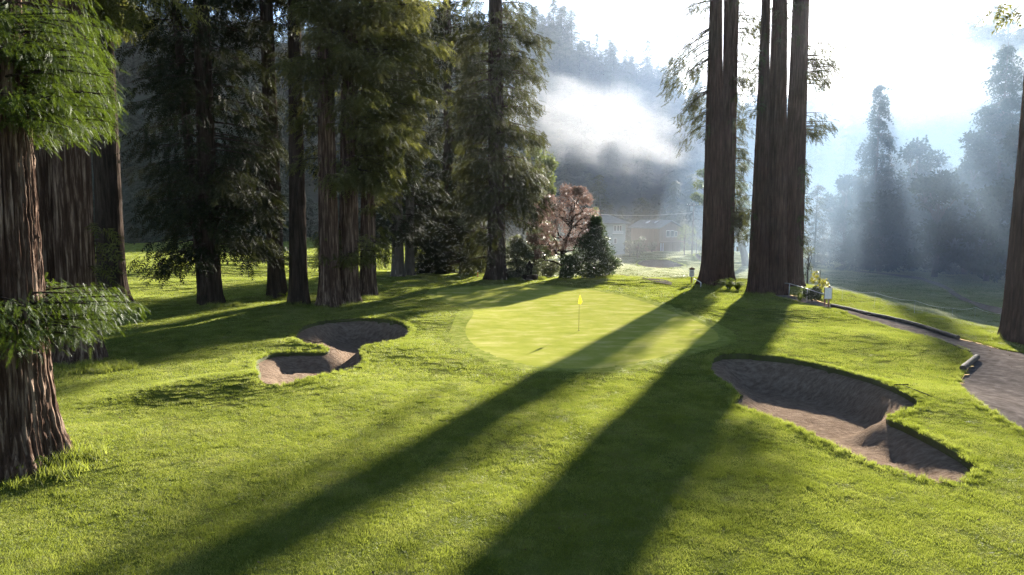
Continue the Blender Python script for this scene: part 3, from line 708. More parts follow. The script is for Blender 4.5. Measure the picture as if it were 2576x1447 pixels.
# ---- hazy trees across the right-hand valley
def valley_tree(px, peak, base_py, half, kind, label, name, n=6000, mat='needle_far', group='hazy trees across the valley'):
    g = ground(px, base_py); Y = g[1]; top = at(px, peak, Y)[2]; Hh = top - g[2]; w = half * Y / F
    root_loc = np.array([g[0], g[1], g[2]])
    if kind == 'conifer':
        k = int(n / 26)
        t = rng.uniform(0.06, 0.99, k) ** 0.9
        zones = []
        root = empty(name, tuple(root_loc), label, 'tree', group)
        ax = lambda z: np.array([0, 0, z]); rf = lambda z: 0.35 * (1 - z / Hh) + 0.03
        PPs = []; lms = []
        for tt in t:
            L = w * (1 - tt) ** 0.75 * rnd(0.65, 1.15) + 0.4
            z = tt * Hh
            cr, lm = grow_branches([(1, z, z + .01, rnd(0, 360), 0, L, L * 1.02, 0.10, 0.22)], ax, rf, SPRAY_FAR, 0.40, (0.7, 1.3), 0.05, 0.6)
            PPs.append(cr); lms.append(lm)
        V, Fs = cat_meshes(PPs); put('crown', mesh_np('crown', V, Fs), M[mat], root)
        tp = np.array([(0, 0, z) for z in np.linspace(-.5, Hh, 8)]); lms.append(tube_np(tp, np.linspace(.4, .04, 8), 8))
        V, Fq = cat_meshes(lms); put('trunk', mesh_np('trunk', V, Fq), M['bark_grey'], root)
    else:
        cl = []
        for _ in range(22):
            u = rnd(-1, 1); v = rnd(0.12, 0.95); r = w * rnd(0.22, 0.40)
            ww = w * (1 - 0.75 * abs(v - 0.45) ** 1.3 * 1.6)
            cl.append((u * ww * 0.8, rnd(-.7, .7) * ww, v * Hh - r * 0.3, r))
        cl.append((0, 0, Hh - w * .25, w * .3))
        broadleaf(name, label, root_loc, [(0,0,-.4),(.2,0,Hh*.25),(-.1,.2,Hh*.5),(.1,0,Hh*.8)], [w*.09, w*.07, w*.05, .05], cl, n, (0.35, 0.7), mat, 'bark_grey', group, branch_r=.12)

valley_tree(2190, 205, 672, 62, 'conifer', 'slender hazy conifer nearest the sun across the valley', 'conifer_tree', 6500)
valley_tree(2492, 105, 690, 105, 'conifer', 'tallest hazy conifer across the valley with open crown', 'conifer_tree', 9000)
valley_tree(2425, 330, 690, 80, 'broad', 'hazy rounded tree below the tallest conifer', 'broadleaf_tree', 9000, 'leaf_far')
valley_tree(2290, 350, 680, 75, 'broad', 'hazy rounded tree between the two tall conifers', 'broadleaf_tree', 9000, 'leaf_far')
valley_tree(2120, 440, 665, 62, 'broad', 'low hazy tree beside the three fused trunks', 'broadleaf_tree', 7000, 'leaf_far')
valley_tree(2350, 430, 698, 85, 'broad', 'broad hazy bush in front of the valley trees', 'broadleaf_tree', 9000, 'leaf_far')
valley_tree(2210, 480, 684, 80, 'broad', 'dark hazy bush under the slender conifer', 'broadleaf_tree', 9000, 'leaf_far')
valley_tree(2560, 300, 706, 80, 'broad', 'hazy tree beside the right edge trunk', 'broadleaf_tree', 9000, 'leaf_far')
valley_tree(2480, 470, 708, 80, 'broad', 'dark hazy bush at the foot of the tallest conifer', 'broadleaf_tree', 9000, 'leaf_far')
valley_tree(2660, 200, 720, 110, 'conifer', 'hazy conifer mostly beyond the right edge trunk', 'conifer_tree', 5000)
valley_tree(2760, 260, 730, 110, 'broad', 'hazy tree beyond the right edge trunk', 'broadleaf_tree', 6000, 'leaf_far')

# ---- hillside conifers (each a single mesh: too far for separate parts)
def far_conifer(H, w, seed, n=190, ragged=0.35):
    global rng
    keep = rng; rng = np.random.default_rng(seed)
    ax = lambda z: np.array([0, 0, z]); rf = lambda z: 0.2
    parts = []
    tt = np.sort(rng.uniform(0.08, 0.985, n))
    Ps, Ds, Ns, Ss = [], [], [], []
    for t in tt:
        L = (w * (1 - t) ** 0.8 + 0.25) * rnd(1 - ragged, 1 + ragged); a = rnd(0, 6.283); k = max(2, int(L / 0.55))
        o = np.array([math.cos(a), math.sin(a), 0]); s_ = np.array([-o[1], o[0], 0])
        u = np.linspace(0.25, 1, k)
        P = (u * L)[:, None] * o + np.stack([np.zeros(k), np.zeros(k), t * H + 0.15 * L * u - 0.3 * L * u * u], -1) + s_ * rng.normal(0, .18 * L * (1.1 - u))[:, None]
        D = o * 1.0 + s_ * rng.normal(0, .6, k)[:, None]; D[:, 2] -= 0.25
        Ps.append(P); Ds.append(D); Ns.append(np.stack([rng.normal(0, .3, k), rng.normal(0, .3, k), np.ones(k)], -1)); Ss.append(rnd(1.0, 1.9, k))
    cr = stamp(SPRAY_FAR, np.concatenate(Ps), np.concatenate(Ds), np.concatenate(Ns), np.concatenate(Ss))
    V, Fq = tube_np(np.array([(0, 0, -1.5), (0, 0, H * .5), (0, 0, H * .99)]), [.35, .2, .03], 5)
    Ft = np.concatenate([Fq[:, [0, 1, 2]], Fq[:, [0, 2, 3]]])
    V, Fs = cat_meshes([cr, (V, Ft)])
    rng = keep
    return mesh_np('hillside_conifer', V, Fs)
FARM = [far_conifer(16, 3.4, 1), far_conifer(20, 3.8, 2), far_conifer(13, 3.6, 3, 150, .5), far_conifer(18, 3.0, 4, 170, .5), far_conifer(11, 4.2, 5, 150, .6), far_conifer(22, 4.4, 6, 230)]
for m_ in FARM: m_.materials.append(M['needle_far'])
def hill_tree(px, r, k, sc, label, group, name='hillside_conifer', ztop=None):
    a = math.atan((px - CX) / F); x, y = r * math.sin(a), r * math.cos(a)
    z = max(float(hill_z(x, y)) if r > R0 else -9, float(height(x, y)))
    o = bpy.data.objects.new(name, FARM[k]); COL.objects.link(o)
    o.location = (x, y, z - 0.6); o.rotation_euler = (0, 0, rnd(0, 6.28))
    if ztop is not None: sc = (at(px, ztop, y)[2] - z + 0.6) / [16, 20, 13, 18, 11, 22][k]
    o.scale = (sc * rnd(.9, 1.1), sc * rnd(.9, 1.1), sc)
    return tag(o, label, 'conifer', group)
# skyline individuals
SKYL = [(1362, 38, 1, 'pointed skyline conifer nearest the tall feathered redwood'), (1378, 30, 5, 'tallest skyline conifer at the high end of the left ridge'), (1427, 48, 1, 'full pointed skyline conifer standing apart on the high ridge'),
        (1455, 100, 2, 'short skyline conifer right of the full pointed one'), (1495, 82, 3, 'thin spiky skyline conifer halfway down the ridge'), (1530, 105, 0, 'broad skyline conifer in the middle of the ridge'),
        (1515, 120, 4, 'low bushy skyline conifer tucked behind the broad one'), (1562, 140, 0, 'small skyline conifer in the dip before the big lone one'), (1580, 150, 2, 'second small skyline conifer before the big lone one'),
        (1618, 98, 5, 'big lone skyline conifer with ragged crown above the mist'), (1645, 148, 1, 'skyline conifer just right of the big lone one'), (1662, 160, 0, 'lower skyline conifer near the hanging branch'),
        (1684, 190, 3, 'last skyline conifer before the paired trunks'), (2365, 85, 3, 'faint skyline conifer over the mist on the right-hand ridge'), (2400, 90, 1, 'second faint conifer over the right-hand mist'),
        (2438, 60, 5, 'tall faint conifer over the right-hand mist'), (2480, 75, 0, 'broad faint conifer over the right-hand mist'), (2520, 70, 1, 'faint conifer above the tallest valley conifer'), (2550, 45, 5, 'faint conifer next to the right edge trunk top')]
for px, pt, k, lab in SKYL: hill_tree(px, 474 + rnd(-5, 5), k, 1, lab, 'conifers on the far skyline', ztop=pt)
for i in range(30):
    px = 2060 + 26 * i + rnd(-12, 12); r_ = [128, 142, 160][i % 3] + rnd(-5, 5)
    hill_tree(px, r_, int(rng.integers(0, 6)), rnd(.85, 1.25) * (0.62 + 0.38 * float(ss(2080, 2330, px))), 'one of the hazy conifers standing behind the valley trees', 'conifers behind the valley trees')
ROWS = [(186, 24, .75, 250, 2900), (205, 24, .85, 250, 2900), (232, 25, 1.0, 250, 2900), (262, 26, 1.15, 250, 2900), (295, 27, 1.25, 250, 2850), (330, 27, 1.3, 250, 2850), (365, 28, 1.4, 250, 2850),
        (400, 28, 1.5, 250, 2850), (435, 30, 1.5, 250, 2850), (466, 34, 1.45, 250, 2850)]
for r, n, sc_, pa, pb in ROWS:
    for i in range(n):
        px = pa + (pb - pa) * (i + rnd(0, 1)) / n
        hill_tree(px, r + rnd(-9, 9), int(rng.integers(0, 6)), sc_ * rnd(.7, 1.1), 'one of the dark conifers crowding the hazy hillside', 'conifers crowding the far hillside')

PBIG = [far_conifer(42, 6.0, 21, 85, .5), far_conifer(48, 6.5, 22, 90, .5)]  # trees added beside and behind the camera to darken the shade facing it
def mesh_arrays(me):
    v_ = np.zeros(len(me.vertices) * 3, np.float32); me.vertices.foreach_get('co', v_); f_ = np.zeros(len(me.polygons) * 3, np.int32); me.loops.foreach_get('vertex_index', f_)
    return v_.reshape(-1, 3), f_.reshape(-1, 3)
ARR = [mesh_arrays(m_) for m_ in PBIG]; parts = []
for i, (x_, y_) in enumerate([(-27, 9), (-31, -2), (-26, -11), (-30, -22), (-24, -31), (-29, -42), (-20, -50), (-10, -56), (2, -58), (13, -55), (23, -50), (33, -42), (37, -31), (34, -20), (39, -9), (36, 3), (41, 13), (-38, 6), (-40, -14), (-39, -34), (46, -26), (48, -2), (-33, 20), (-40, 30), (-46, 44)]):
    v_, f_ = ARR[i % 2]; a_ = rnd(0, 6.28); c_, s_ = math.cos(a_), math.sin(a_); sc_ = rnd(.85, 1.1)
    parts.append((np.stack([(v_[:, 0] * c_ - v_[:, 1] * s_) * sc_ + x_, (v_[:, 0] * s_ + v_[:, 1] * c_) * sc_ + y_, v_[:, 2] * sc_ + float(height(x_, y_))], -1), f_))
V, Fs = cat_meshes(parts)
tag(put('forest', mesh_np('forest', V, Fs), M['needle_shade']), 'added redwood forest beside and behind the camera, mostly unseen, deepening the shade', 'forest', kind='stuff')

# ------------------------------------------------------------------ small things on the course
def gz_at(x, y): return float(height(x, y))
# flag
p = ground(1456, 832); x, y = p[0], p[1]; z = gz_at(x, y)
fl = empty('golf_flag', (x, y, z), 'yellow flag drooping on its stick in the putting green', 'flag')
MB().tube([(0,0,-.1),(0.005,0,1.2),(.03,0,2.18)], [.014,.012,.010], 8).build('flagstick', M['stick'], fl)
V = []; Fs = []
for i in range(7):
    t = i / 6
    for j in range(9):
        u = j / 8; ang = u * 5.5 + 0.4 * t
        rr_ = 0.015 + 0.17 * t ** 0.8 * (0.35 + 0.65 * abs(math.sin(u * 6.5)))
        V.append((0.03 + (u - .42) * .24 * t + .012, 0.06 * t * math.sin(u * 9), 2.10 - .50 * t - .10 * t * u * math.sin(u * 4)))
for i in range(6):
    for j in range(8): Fs.append((i*9+j, i*9+j+1, (i+1)*9+j+1, (i+1)*9+j))
MB().add(V, Fs).build('flag', M['yellow'], fl, smooth=True)
n = 20; MB().add([(.06*math.cos(i*2*math.pi/n), .06*math.sin(i*2*math.pi/n), .022) for i in range(n)], [tuple(range(n))]).build('hole', M['black'], fl)
p = ground(1563, 636); z = gz_at(p[0], p[1])
f2 = empty('golf_flag', (p[0], p[1], z), 'tiny yellow flag on the far green below the grey house', 'flag')
MB().tube([(0,0,-.1),(0,0,2.2)], .02, 6).build('flagstick', M['stick'], f2)
MB().add([(0,-.02,2.2),(.1,.05,1.85),(.16,0,1.4),(0,.02,1.3),(-.08,-.05,1.6)], [(0,1,2,3,4)]).build('flag', M['yellow'], f2)

def post_thing(name, label, cat, px, py): 
    p = ground(px, py); z = gz_at(p[0], p[1]); return empty(name, (p[0], p[1], z), label, cat), p, z
# little notice board by the paired trunks
o, p, z = post_thing('notice_sign', 'small brown and white notice sign on a post beside the paired trunks', 'sign', 1739, 712)
MB().box(-.05,.05,-.05,.05,-.2,1.55).build('post', M['brown'], o)
MB().box(-.22,.22,-.09,-.055,.62,1.40).build('panel', M['white'], o)
MB().box(-.25,.25,-.13,-.092,1.28,1.46).build('header', M['brown'], o)
for k in range(4): MB().box(-.16,.16,-.103,-.092,.72+.13*k,.77+.13*k).build('text_bar', M['brown'], o)
# sign by the path
o, p, z = post_thing('white_sign', 'square white sign board on two posts at the start of the log kerb', 'sign', 2078, 772)
MB().box(-.16,-.07,-.04,.04,-.2,1.35).build('post', M['brown'], o)
MB().box(.12,.21,-.04,.04,-.2,1.62).build('post', M['brown'], o)
MB().box(-.22,.36,-.075,-.045,.62,1.50).build('board', M['brown'], o)
MB().box(-.18,.32,-.095,-.077,.67,1.45).build('panel', M['white'], o)
# handrails
def rail(label, pts, post_at, hgt, mat='rail', rad=.035):
    P = [ground(a, b) for a, b in pts]; base = np.array([P[0][0], P[0][1], gz_at(P[0][0], P[0][1])])
    o = empty('handrail', tuple(base), label, 'railing')
    Q_ = np.array([(q[0], q[1], gz_at(q[0], q[1]) + hgt) for q in P]) - base
    MB().tube(Q_, rad, 8).build('rail', M[mat], o, smooth=True)
    for k in post_at:
        q = Q_[k]; MB().tube([(q[0], q[1], q[2]-hgt-.2), (q[0], q[1], q[2])], rad*.9, 8).build('post', M[mat], o, smooth=True)
rail('pale handrail running down to the white sign', [(1958,738),(1985,741),(2030,757),(2074,771)], [0, 1, 2, 3], .95)
rail('dark horizontal rail between the two redwood groups', [(1822,722),(1850,724),(1886,726)], [0, 1, 2], .85, 'black', .03)
rail('short sloping rail beside the notice sign', [(1745,714),(1754,718),(1763,722)], [0, 2], .5, 'white', .035)
# log kerb
P = np.array([ground(a, b) for a, b in [(2090,766),(2134,777),(2186,790),(2238,803),(2290,816),(2330,827),(2368,840),(2410,853)]])
base = np.array([P[0][0], P[0][1], gz_at(P[0][0], P[0][1])])
lk = empty('log_kerb', tuple(base), 'row of dark timber logs edging the cart path', 'kerb')
for k in range(len(P) - 1):
    q0, q1 = P[k].copy(), P[k+1].copy(); d_ = (q1 - q0); q0 = q0 + d_ * .01; q1 = q1 - d_ * .01
    q0[2] = gz_at(q0[0], q0[1]); q1[2] = gz_at(q1[0], q1[1])
    t = np.linspace(0, 1, 5)[:, None]; MB().tube((q0 + (q1 - q0) * t + np.array([0, 0, .07])) - base, .12 + .01 * np.sin(np.arange(5)*2.0+k), 10).build('log', M['wood'], lk, smooth=False)
q0, q1 = ground(2423, 930), ground(2456, 905); q0[2] = gz_at(q0[0], q0[1]); q1[2] = gz_at(q1[0], q1[1])
lo = empty('kerb_log', tuple(q0), 'short pale log lying at the bend of the cart path', 'log')
t = np.linspace(-.05, 1.05, 7)[:, None]; MB().tube((q0 + (q1 - q0) * t + np.array([0, 0, .12])) - q0, [.125,.135,.128,.132,.125,.13,.12], 14).build('log', M['wood'], lo, smooth=False)
P = np.array([ground(a, b) for a, b in [(2334,851),(2390,869),(2440,888)]]); P[:, 2] = [gz_at(a, b) for a, b in P[:, :2]]
be = empty('edging_board', tuple(P[0]), 'thin pale edging board along the near side of the path', 'edging')
MB().tube(P - P[0] + np.array([0, 0, .04]), .045, 6).build('board', M['wood'], be)
# rope fence on thin stakes
FP = [(2058,742,1.05),(2118,757,1.0),(2200,768,.95),(2300,789,.9),(2395,802,.9),(2452,800,1.0),(2515,818,.95),(2580,828,.9)]
P = []
for a, b, hh in FP:
    q = ground(a, b); q[2] = gz_at(q[0], q[1]); P.append((q, hh))
rf_ = empty('rope_fence', tuple(P[0][0]), 'thin white rope strung on stakes along the valley edge', 'rope fence')
b0 = P[0][0]; pts = []
for (q, hh), (q2, h2) in zip(P[:-1], P[1:]):
    for t in np.linspace(0, 1, 9)[:-1]:
        v = q + (q2 - q) * t; v = np.array([v[0], v[1], q[2] + hh + (q2[2] + h2 - q[2] - hh) * t - .22 * 4 * t * (1 - t) * .6]); pts.append(v - b0)
pts.append(P[-1][0] + np.array([0, 0, P[-1][1]]) - b0)
MB().tube(pts, .012, 6).build('rope', M['rope'], rf_)
for q, hh in P: MB().tube([q - b0 - np.array([0, 0, .2]), q - b0 + np.array([0, 0, hh + .02])], .010, 6).build('stake', M['canopy_steel'], rf_)
# rakes
def rake(label, a, b):
    q0, q1 = ground(*a), ground(*b); q0[2] = gz_at(*q0[:2]) + .09; q1[2] = gz_at(*q1[:2]) + .09
    o = empty('bunker_rake', tuple(q0), label, 'rake')
    MB().tube([(0,0,0), tuple((q1 - q0) * .5), tuple(q1 - q0)], .018, 8).build('handle', M['black'], o)
    d_ = (q1 - q0)[:2]; d_ /= np.linalg.norm(d_); s_ = np.array([-d_[1], d_[0]])
    MB().tube([(-.28*s_[0], -.28*s_[1], 0), (.28*s_[0], .28*s_[1], 0)], .022, 8).build('head', M['black'], o)
    for k in range(7):
        u = -.26 + .52 * k / 6; MB().tube([(u*s_[0], u*s_[1], 0), (u*s_[0]-.02*d_[0], u*s_[1]-.02*d_[1], -.08)], .008, 5).build('tooth', M['black'], o)
rake('black rake lying on the rim of the large right-hand bunker', (2267, 973), (2337, 999))
rake('thin rake lying beside the narrow waist of the left bunker', (798, 862), (720, 848))
rake('short rake on the near rim of the left bunker', (895, 925), (865, 938))
# red stake
o, p, z = post_thing('hazard_stake', 'small red stake in the rough grass below the dark trees', 'stake', 1202, 697)
MB().box(-.04,.04,-.04,.04,-.2,.7).build('stake', M['red'], o); MB().box(-.041,.041,-.041,.041,.55,.71).build('cap', M['white'], o)

# carved figure on its stump
g = ground(1335, 704); g[2] = gz_at(*g[:2])
st = empty('tree_stump', tuple(g), 'wide low stump carrying the carved figure', 'stump')
th = np.arange(28) * 2 * np.pi / 28; rad = .62 + .06 * np.sin(5 * th) + .04 * np.sin(11 * th + 1)
V = []; 
for zz, kf in ((-.2, 1.18), (.1, 1.06), (.42, 1.0), (.47, .95)): V += [(1.15 * r_ * kf * math.cos(t_), r_ * kf * math.sin(t_), zz) for r_, t_ in zip(rad, th)]
Fs = [(i*28+j, i*28+(j+1)%28, (i+1)*28+(j+1)%28, (i+1)*28+j) for i in range(3) for j in range(28)] + [tuple(range(84, 112))]
MB().add(V, Fs).build('stump', M['bark_dark'], st)
# upright carved bear-like figure grown from a skin skeleton
me = bpy.data.meshes.new('carved_figure')
J = [(0,0,.72),(0,.0,.95),(0,-.02,1.18),(0,-.04,1.34),(0,-.12,1.46),(0,-.24,1.43),
     (-.12,0,.62),(-.14,.02,.32),(-.14,.0,.04),(-.14,-.13,.02),(.12,0,.62),(.15,.02,.32),(.16,0,.04),(.16,-.13,.02),
     (-.2,-.02,1.16),(-.26,-.05,.92),(-.23,-.12,.72),(.2,-.02,1.16),(.27,-.05,.93),(.24,-.12,.72),(-.08,-.08,1.56),(.08,-.08,1.56)]
E = [(0,1),(1,2),(2,3),(3,4),(4,5),(0,6),(6,7),(7,8),(8,9),(0,10),(10,11),(11,12),(12,13),(2,14),(14,15),(15,16),(2,17),(17,18),(18,19),(4,20),(4,21)]
RAD = [.20,.22,.20,.12,.15,.08,.14,.105,.085,.06,.14,.105,.085,.06,.11,.085,.06,.11,.085,.06,.035,.035]
me.from_pydata([(a_, b_, c_ * .92) for a_, b_, c_ in J], E, []); me.update()
fo = put('carved_figure', me, M['statue'], None, (g[0] - .12, g[1], g[2] + .46)); tag(fo, 'dark carved wooden bear figure standing upright on the stump', 'statue')
sk = fo.modifiers.new('skin', 'SKIN')
for i, sv in enumerate(me.skin_vertices[0].data): sv.radius = (RAD[i], RAD[i]); sv.use_root = (i == 0)
fo.modifiers.new('sub', 'SUBSURF').levels = 1; fo.modifiers['sub'].render_levels = 2

# ferns
def fern(label, px, py, h, n, mat='fern', name='fern'):
    g = ground(px, py); g[2] = gz_at(*g[:2]); root = empty(name, tuple(g), label, 'fern', )
    P, D, Nn, Sz = [], [], [], []
    for _ in range(n):
        a = rnd(0, 6.28); o_ = np.array([math.cos(a), math.sin(a), 0]); L = h * rnd(.7, 1.2); lean = rnd(.25, .9)
        k = 7
        for t in np.linspace(.1, .95, k):
            P.append(o_ * L * lean * t ** 1.4 + np.array([rnd(-.2,.2)*h*.4, rnd(-.2,.2)*h*.4, L * (t - .35 * lean * t * t)])); D.append(o_ * lean + np.array([0, 0, 1.2 - 1.4 * t])); Nn.append(np.array([-o_[0]*.4+rnd(-.3,.3), -o_[1]*.4+rnd(-.3,.3), .8])); Sz.append(L * .34)
    V, Fs = stamp(SPRAY_MID, np.array(P), np.array(D), np.array(Nn), np.array(Sz)); put('fronds', mesh_np('fronds', V, Fs), M[mat], root)
fern('upright fern clump between the two redwood groups', 1834, 728, 1.1, 40)
fern('second fern clump against the three fused trunks', 1856, 729, 1.0, 34)
fern('fern growing at the right foot of the three fused trunks', 2024, 748, .9, 26)
fern('fern beside the low dark bush under the handrail', 2012, 757, .7, 22)
fern('small fern at the foot of the leftmost redwood', 70, 1172, .42, 22)
fern('fern sprig between the two slim dark trunks', 722, 752, .8, 12)

# ------------------------------------------------------------------ houses, pole, far shrubs
def window(parent, x0, x1, z0, z1, y, facing=-1):
    w = MB().box(x0 - .08, x1 + .08, y - .05, y + .02, z0 - .08, z1 + .08).build('window', M['white'], parent)
    MB().box(x0, x1, y - .075, y - .052, z0, z1).build('pane', M['glass'], w)
    return w
Yh = 150.0
def loc_h(px, Y=Yh):
    x = at(px, 620, Y)[0]; return np.array([x, Y, gz_at(x, Y)])
# grey house
g = loc_h(1530); h1 = empty('grey_house', tuple(g), 'grey two-storey house with hip roof half hidden by the dark cone tree', 'house')
zt = at(1530, 561, Yh)[2] - g[2]; xl, xr = at(1488, 600, Yh)[0] - g[0], at(1573, 600, Yh)[0] - g[0]
MB().box(xl, xr, 0, 7, -1, zt).build('wall', M['siding_grey'], h1)
zr = at(1500, 540, Yh)[2] - g[2]
MB().add([(xl-1,-1,zt),(xr+1,-1,zt),(xr+1,8,zt),(xl-1,8,zt),(xl+2.2,3.5,zr),(xr-3.2,3.5,zr),(xl-1,-1,zt-.22),(xr+1,-1,zt-.22),(xr+1,8,zt-.22),(xl-1,8,zt-.22)],
         [(0,1,5,4),(1,2,5),(2,3,4,5),(3,0,4),(0,6,7,1),(1,7,8,2),(2,8,9,3),(3,9,6,0),(6,9,8,7)]).build('roof', M['roof'], h1)
zz = lambda py: at(1530, py, Yh)[2] - g[2]; xx = lambda px: at(px, 600, Yh)[0] - g[0]
window(h1, xx(1544), xx(1550), zz(581), zz(568), 0); window(h1, xx(1552), xx(1557), zz(581), zz(568), 0); window(h1, xx(1558.5), xx(1563), zz(581), zz(568), 0)
window(h1, xx(1545), xx(1551), zz(612), zz(600), 0); window(h1, xx(1508), xx(1518), zz(581), zz(570), 0)
bal = MB().box(xx(1540), xx(1566), -1.0, -.02, zz(588), zz(587)).build('balcony', M['white'], h1)
MB().box(xx(1540), xx(1566), -1.0, -.94, zz(581.5), zz(580.8)).build('handrail', M['white'], bal)
for k in range(14): 
    xk = xx(1540) + (xx(1566) - xx(1540)) * k / 13; MB().box(xk-.02, xk+.02, -.99, -.95, zz(587), zz(581.5)).build('baluster', M['white'], bal)
# brown house, gable towards the right
g = loc_h(1668); h2 = empty('brown_house', tuple(g), 'brown timber house with skylights in its pale gabled roof', 'house')
h2.rotation_euler = (0, 0, math.radians(32))
W_, Dp, Ew, Rg = 6.6, 9.0, at(1660, 573, Yh)[2] - g[2], at(1694, 556, Yh)[2] - g[2]
# gable end along local x (front y=0), eaves on the sides; ridge runs back-left
MB().add([(-W_/2+2,0,-1),(W_/2+2,0,-1),(W_/2+2,0,Ew),(2,0,Rg-.15),(-W_/2+2,0,Ew),(-W_/2+2,Dp,-1),(W_/2+2,Dp,-1),(W_/2+2,Dp,Ew),(2,Dp,Rg-.15),(-W_/2+2,Dp,Ew)],
         [(0,1,2,3,4),(9,8,7,6,5),(0,4,9,5),(1,6,7,2),(4,3,8,9),(3,2,7,8)]).build('wall', M['siding_brown'], h2)
rf2 = MB().add([(-W_/2+1.4,-.6,Ew-.25),(2,-.6,Rg),(2,Dp+.6,Rg),(-W_/2+1.4,Dp+.6,Ew-.25),(-W_/2+1.4,-.6,Ew-.05),(2,-.6,Rg+.2),(2,Dp+.6,Rg+.2),(-W_/2+1.4,Dp+.6,Ew-.05)],
         [(0,3,2,1),(4,5,6,7),(0,1,5,4),(3,7,6,2),(0,4,7,3)])
rf2.add([(2,-.6,Rg),(W_/2+2.6,-.6,Ew-.25),(W_/2+2.6,Dp+.6,Ew-.25),(2,Dp+.6,Rg),(2,-.6,Rg+.2),(W_/2+2.6,-.6,Ew-.05),(W_/2+2.6,Dp+.6,Ew-.05),(2,Dp+.6,Rg+.2)],
         [(0,3,2,1),(4,5,6,7),(0,1,5,4),(2,3,7,6),(1,2,6,5)])
ro = rf2.build('roof', M['roof'], h2)
for yy in (2.6, 5.2):
    sl = (Rg - Ew + .25) / (W_/2 + .6)
    xa, xb = .0, 1.2; za = Rg + .2 - sl * (2 - xa) + .03; zb = Rg + .2 - sl * (2 - xb) + .03
    MB().add([(xa,yy,za),(xb,yy,zb),(xb,yy+.8,zb),(xa,yy+.8,za),(xa,yy,za+.1),(xb,yy,zb+.1),(xb,yy+.8,zb+.1),(xa,yy+.8,za+.1)], [(4,5,6,7),(0,1,5,4),(1,2,6,5),(2,3,7,6),(3,0,4,7)]).build('skylight', M['glass'], ro)
window(h2, .9, 1.8, Ew-2.0, Ew-.7, 0); window(h2, 2.2, 3.1, Ew-2.0, Ew-.7, 0); window(h2, 3.5, 4.1, Ew-2.0, Ew-.9, 0)
dr = MB().box(-.9, .1, -.06, .03, 0.0, 2.1).build('door', M['bluepaint'], h2); MB().box(-.1, -.02, -.12, -.062, 1.0, 1.1).build('handle', M['canopy_steel'], dr)
MB().box(-1.6, 5.6, -1.2, -.02, Ew-3.2, Ew-3.05).build('porch_roof', M['siding_brown'], h2)
for xk in (-1.4, 1.8, 5.2): MB().box(xk, xk+.14, -1.15, -1.0, -1, Ew-3.2).build('porch_post', M['siding_brown'], h2)
# pale blue house glimpsed between the groups
g = loc_h(1868); h3 = empty('blue_house', tuple(g), 'blue-grey house glimpsed between the two redwood groups', 'house')
MB().box(-4, 4, 0, 6, -1, 6.0).build('wall', M['siding_grey'], h3)
MB().add([(-4.6,-.6,5.9),(4.6,-.6,5.9),(4.6,3,8.2),(-4.6,3,8.2),(4.6,6.6,5.9),(-4.6,6.6,5.9)], [(0,1,2,3),(3,2,4,5),(0,3,5),(1,4,2),(0,5,4,1)]).build('roof', M['roof'], h3)
window(h3, -1.5, -.6, 3.0, 4.2, 0); window(h3, .6, 1.5, 3.0, 4.2, 0); window(h3, -1.5, -.6, .6, 1.8, 0)
# utility pole and wire
g = loc_h(1741, 140); pz = at(1741, 510, 140)[2] - g[2]
up = empty('utility_pole', tuple(g), 'pale utility pole with transformer left of the paired trunks', 'utility pole')
MB().tube([(0,0,-.5),(.05,0,pz*.5),(.1,0,pz)], [.17,.15,.12], 10).build('pole', M['bark_grey'], up, smooth=True)
MB().box(-1.3, 1.0, -.08, .08, pz-.6, pz-.45).build('crossarm', M['wood'], up)
for xk in (-1.2, -.7, .4, .9): MB().tube([(xk,0,pz-.45),(xk,0,pz-.2)], [.05,.03], 8).build('insulator', M['white'], up)
MB().tube([(-.35,-.1,pz-1.7),(-.35,-.1,pz-1.62),(-.35,-.1,pz-.85),(-.35,-.1,pz-.78)], [.2,.27,.27,.2], 12).build('transformer', M['canopy_steel'], up)
w0 = at(1741, 535, 140); w1 = at(1470, 536, 140)
wr = empty('power_wire', tuple(w0), 'thin power line sagging from the pole above the houses', 'wire')
MB().tube([(w1 - w0) * t + np.array([0, 0, -.55 * 4 * t * (1 - t)]) for t in np.linspace(0, 1, 15)], .03, 5).build('wire', M['rope'], wr)

def small_bush(px, Y, top, half, label, n=900, mat='leaf_holly', cat='bush', leaf=(.2, .4)):
    g = loc_h(px, Y); Hh = at(px, top, Y)[2] - g[2]; w = half * Y / F
    cl = [(rnd(-.6,.6)*w, rnd(-.5,.5)*w, Hh*rnd(.25,.8), w*rnd(.35,.5)) for _ in range(8)]
    broadleaf('bush', label, g, [(0,0,-.2),(0,0,Hh*.4),(.1,0,Hh*.7)], [.12,.08,.04], cl, n, leaf, mat, cat=cat, branch_r=.05)
small_bush(1605, 140, 588, 24, 'hazy round bush between the grey and brown houses')
small_bush(1585, 143, 600, 16, 'low hazy bush at the corner of the grey house')
small_bush(1640, 145, 604, 12, 'small hazy bush left of the brown house door')
small_bush(1722, 141, 545, 26, 'thin half-bare tree in front of the brown house gable', 900, 'leaf_oak', 'tree', (.12,.25))
small_bush(1752, 143, 560, 20, 'thin half-bare tree behind the utility pole', 800, 'leaf_oak', 'tree', (.12,.25))
small_bush(1500, 120, 492, 18, 'small pale frosted tree behind the dark cone tree', 1500, 'leaf_oak', 'tree', (.12,.25))
small_bush(2035, 82, 600, 22, 'young bare-stemmed saplings in the misty valley', 500, 'leaf_oak', 'sapling', (.10,.2))

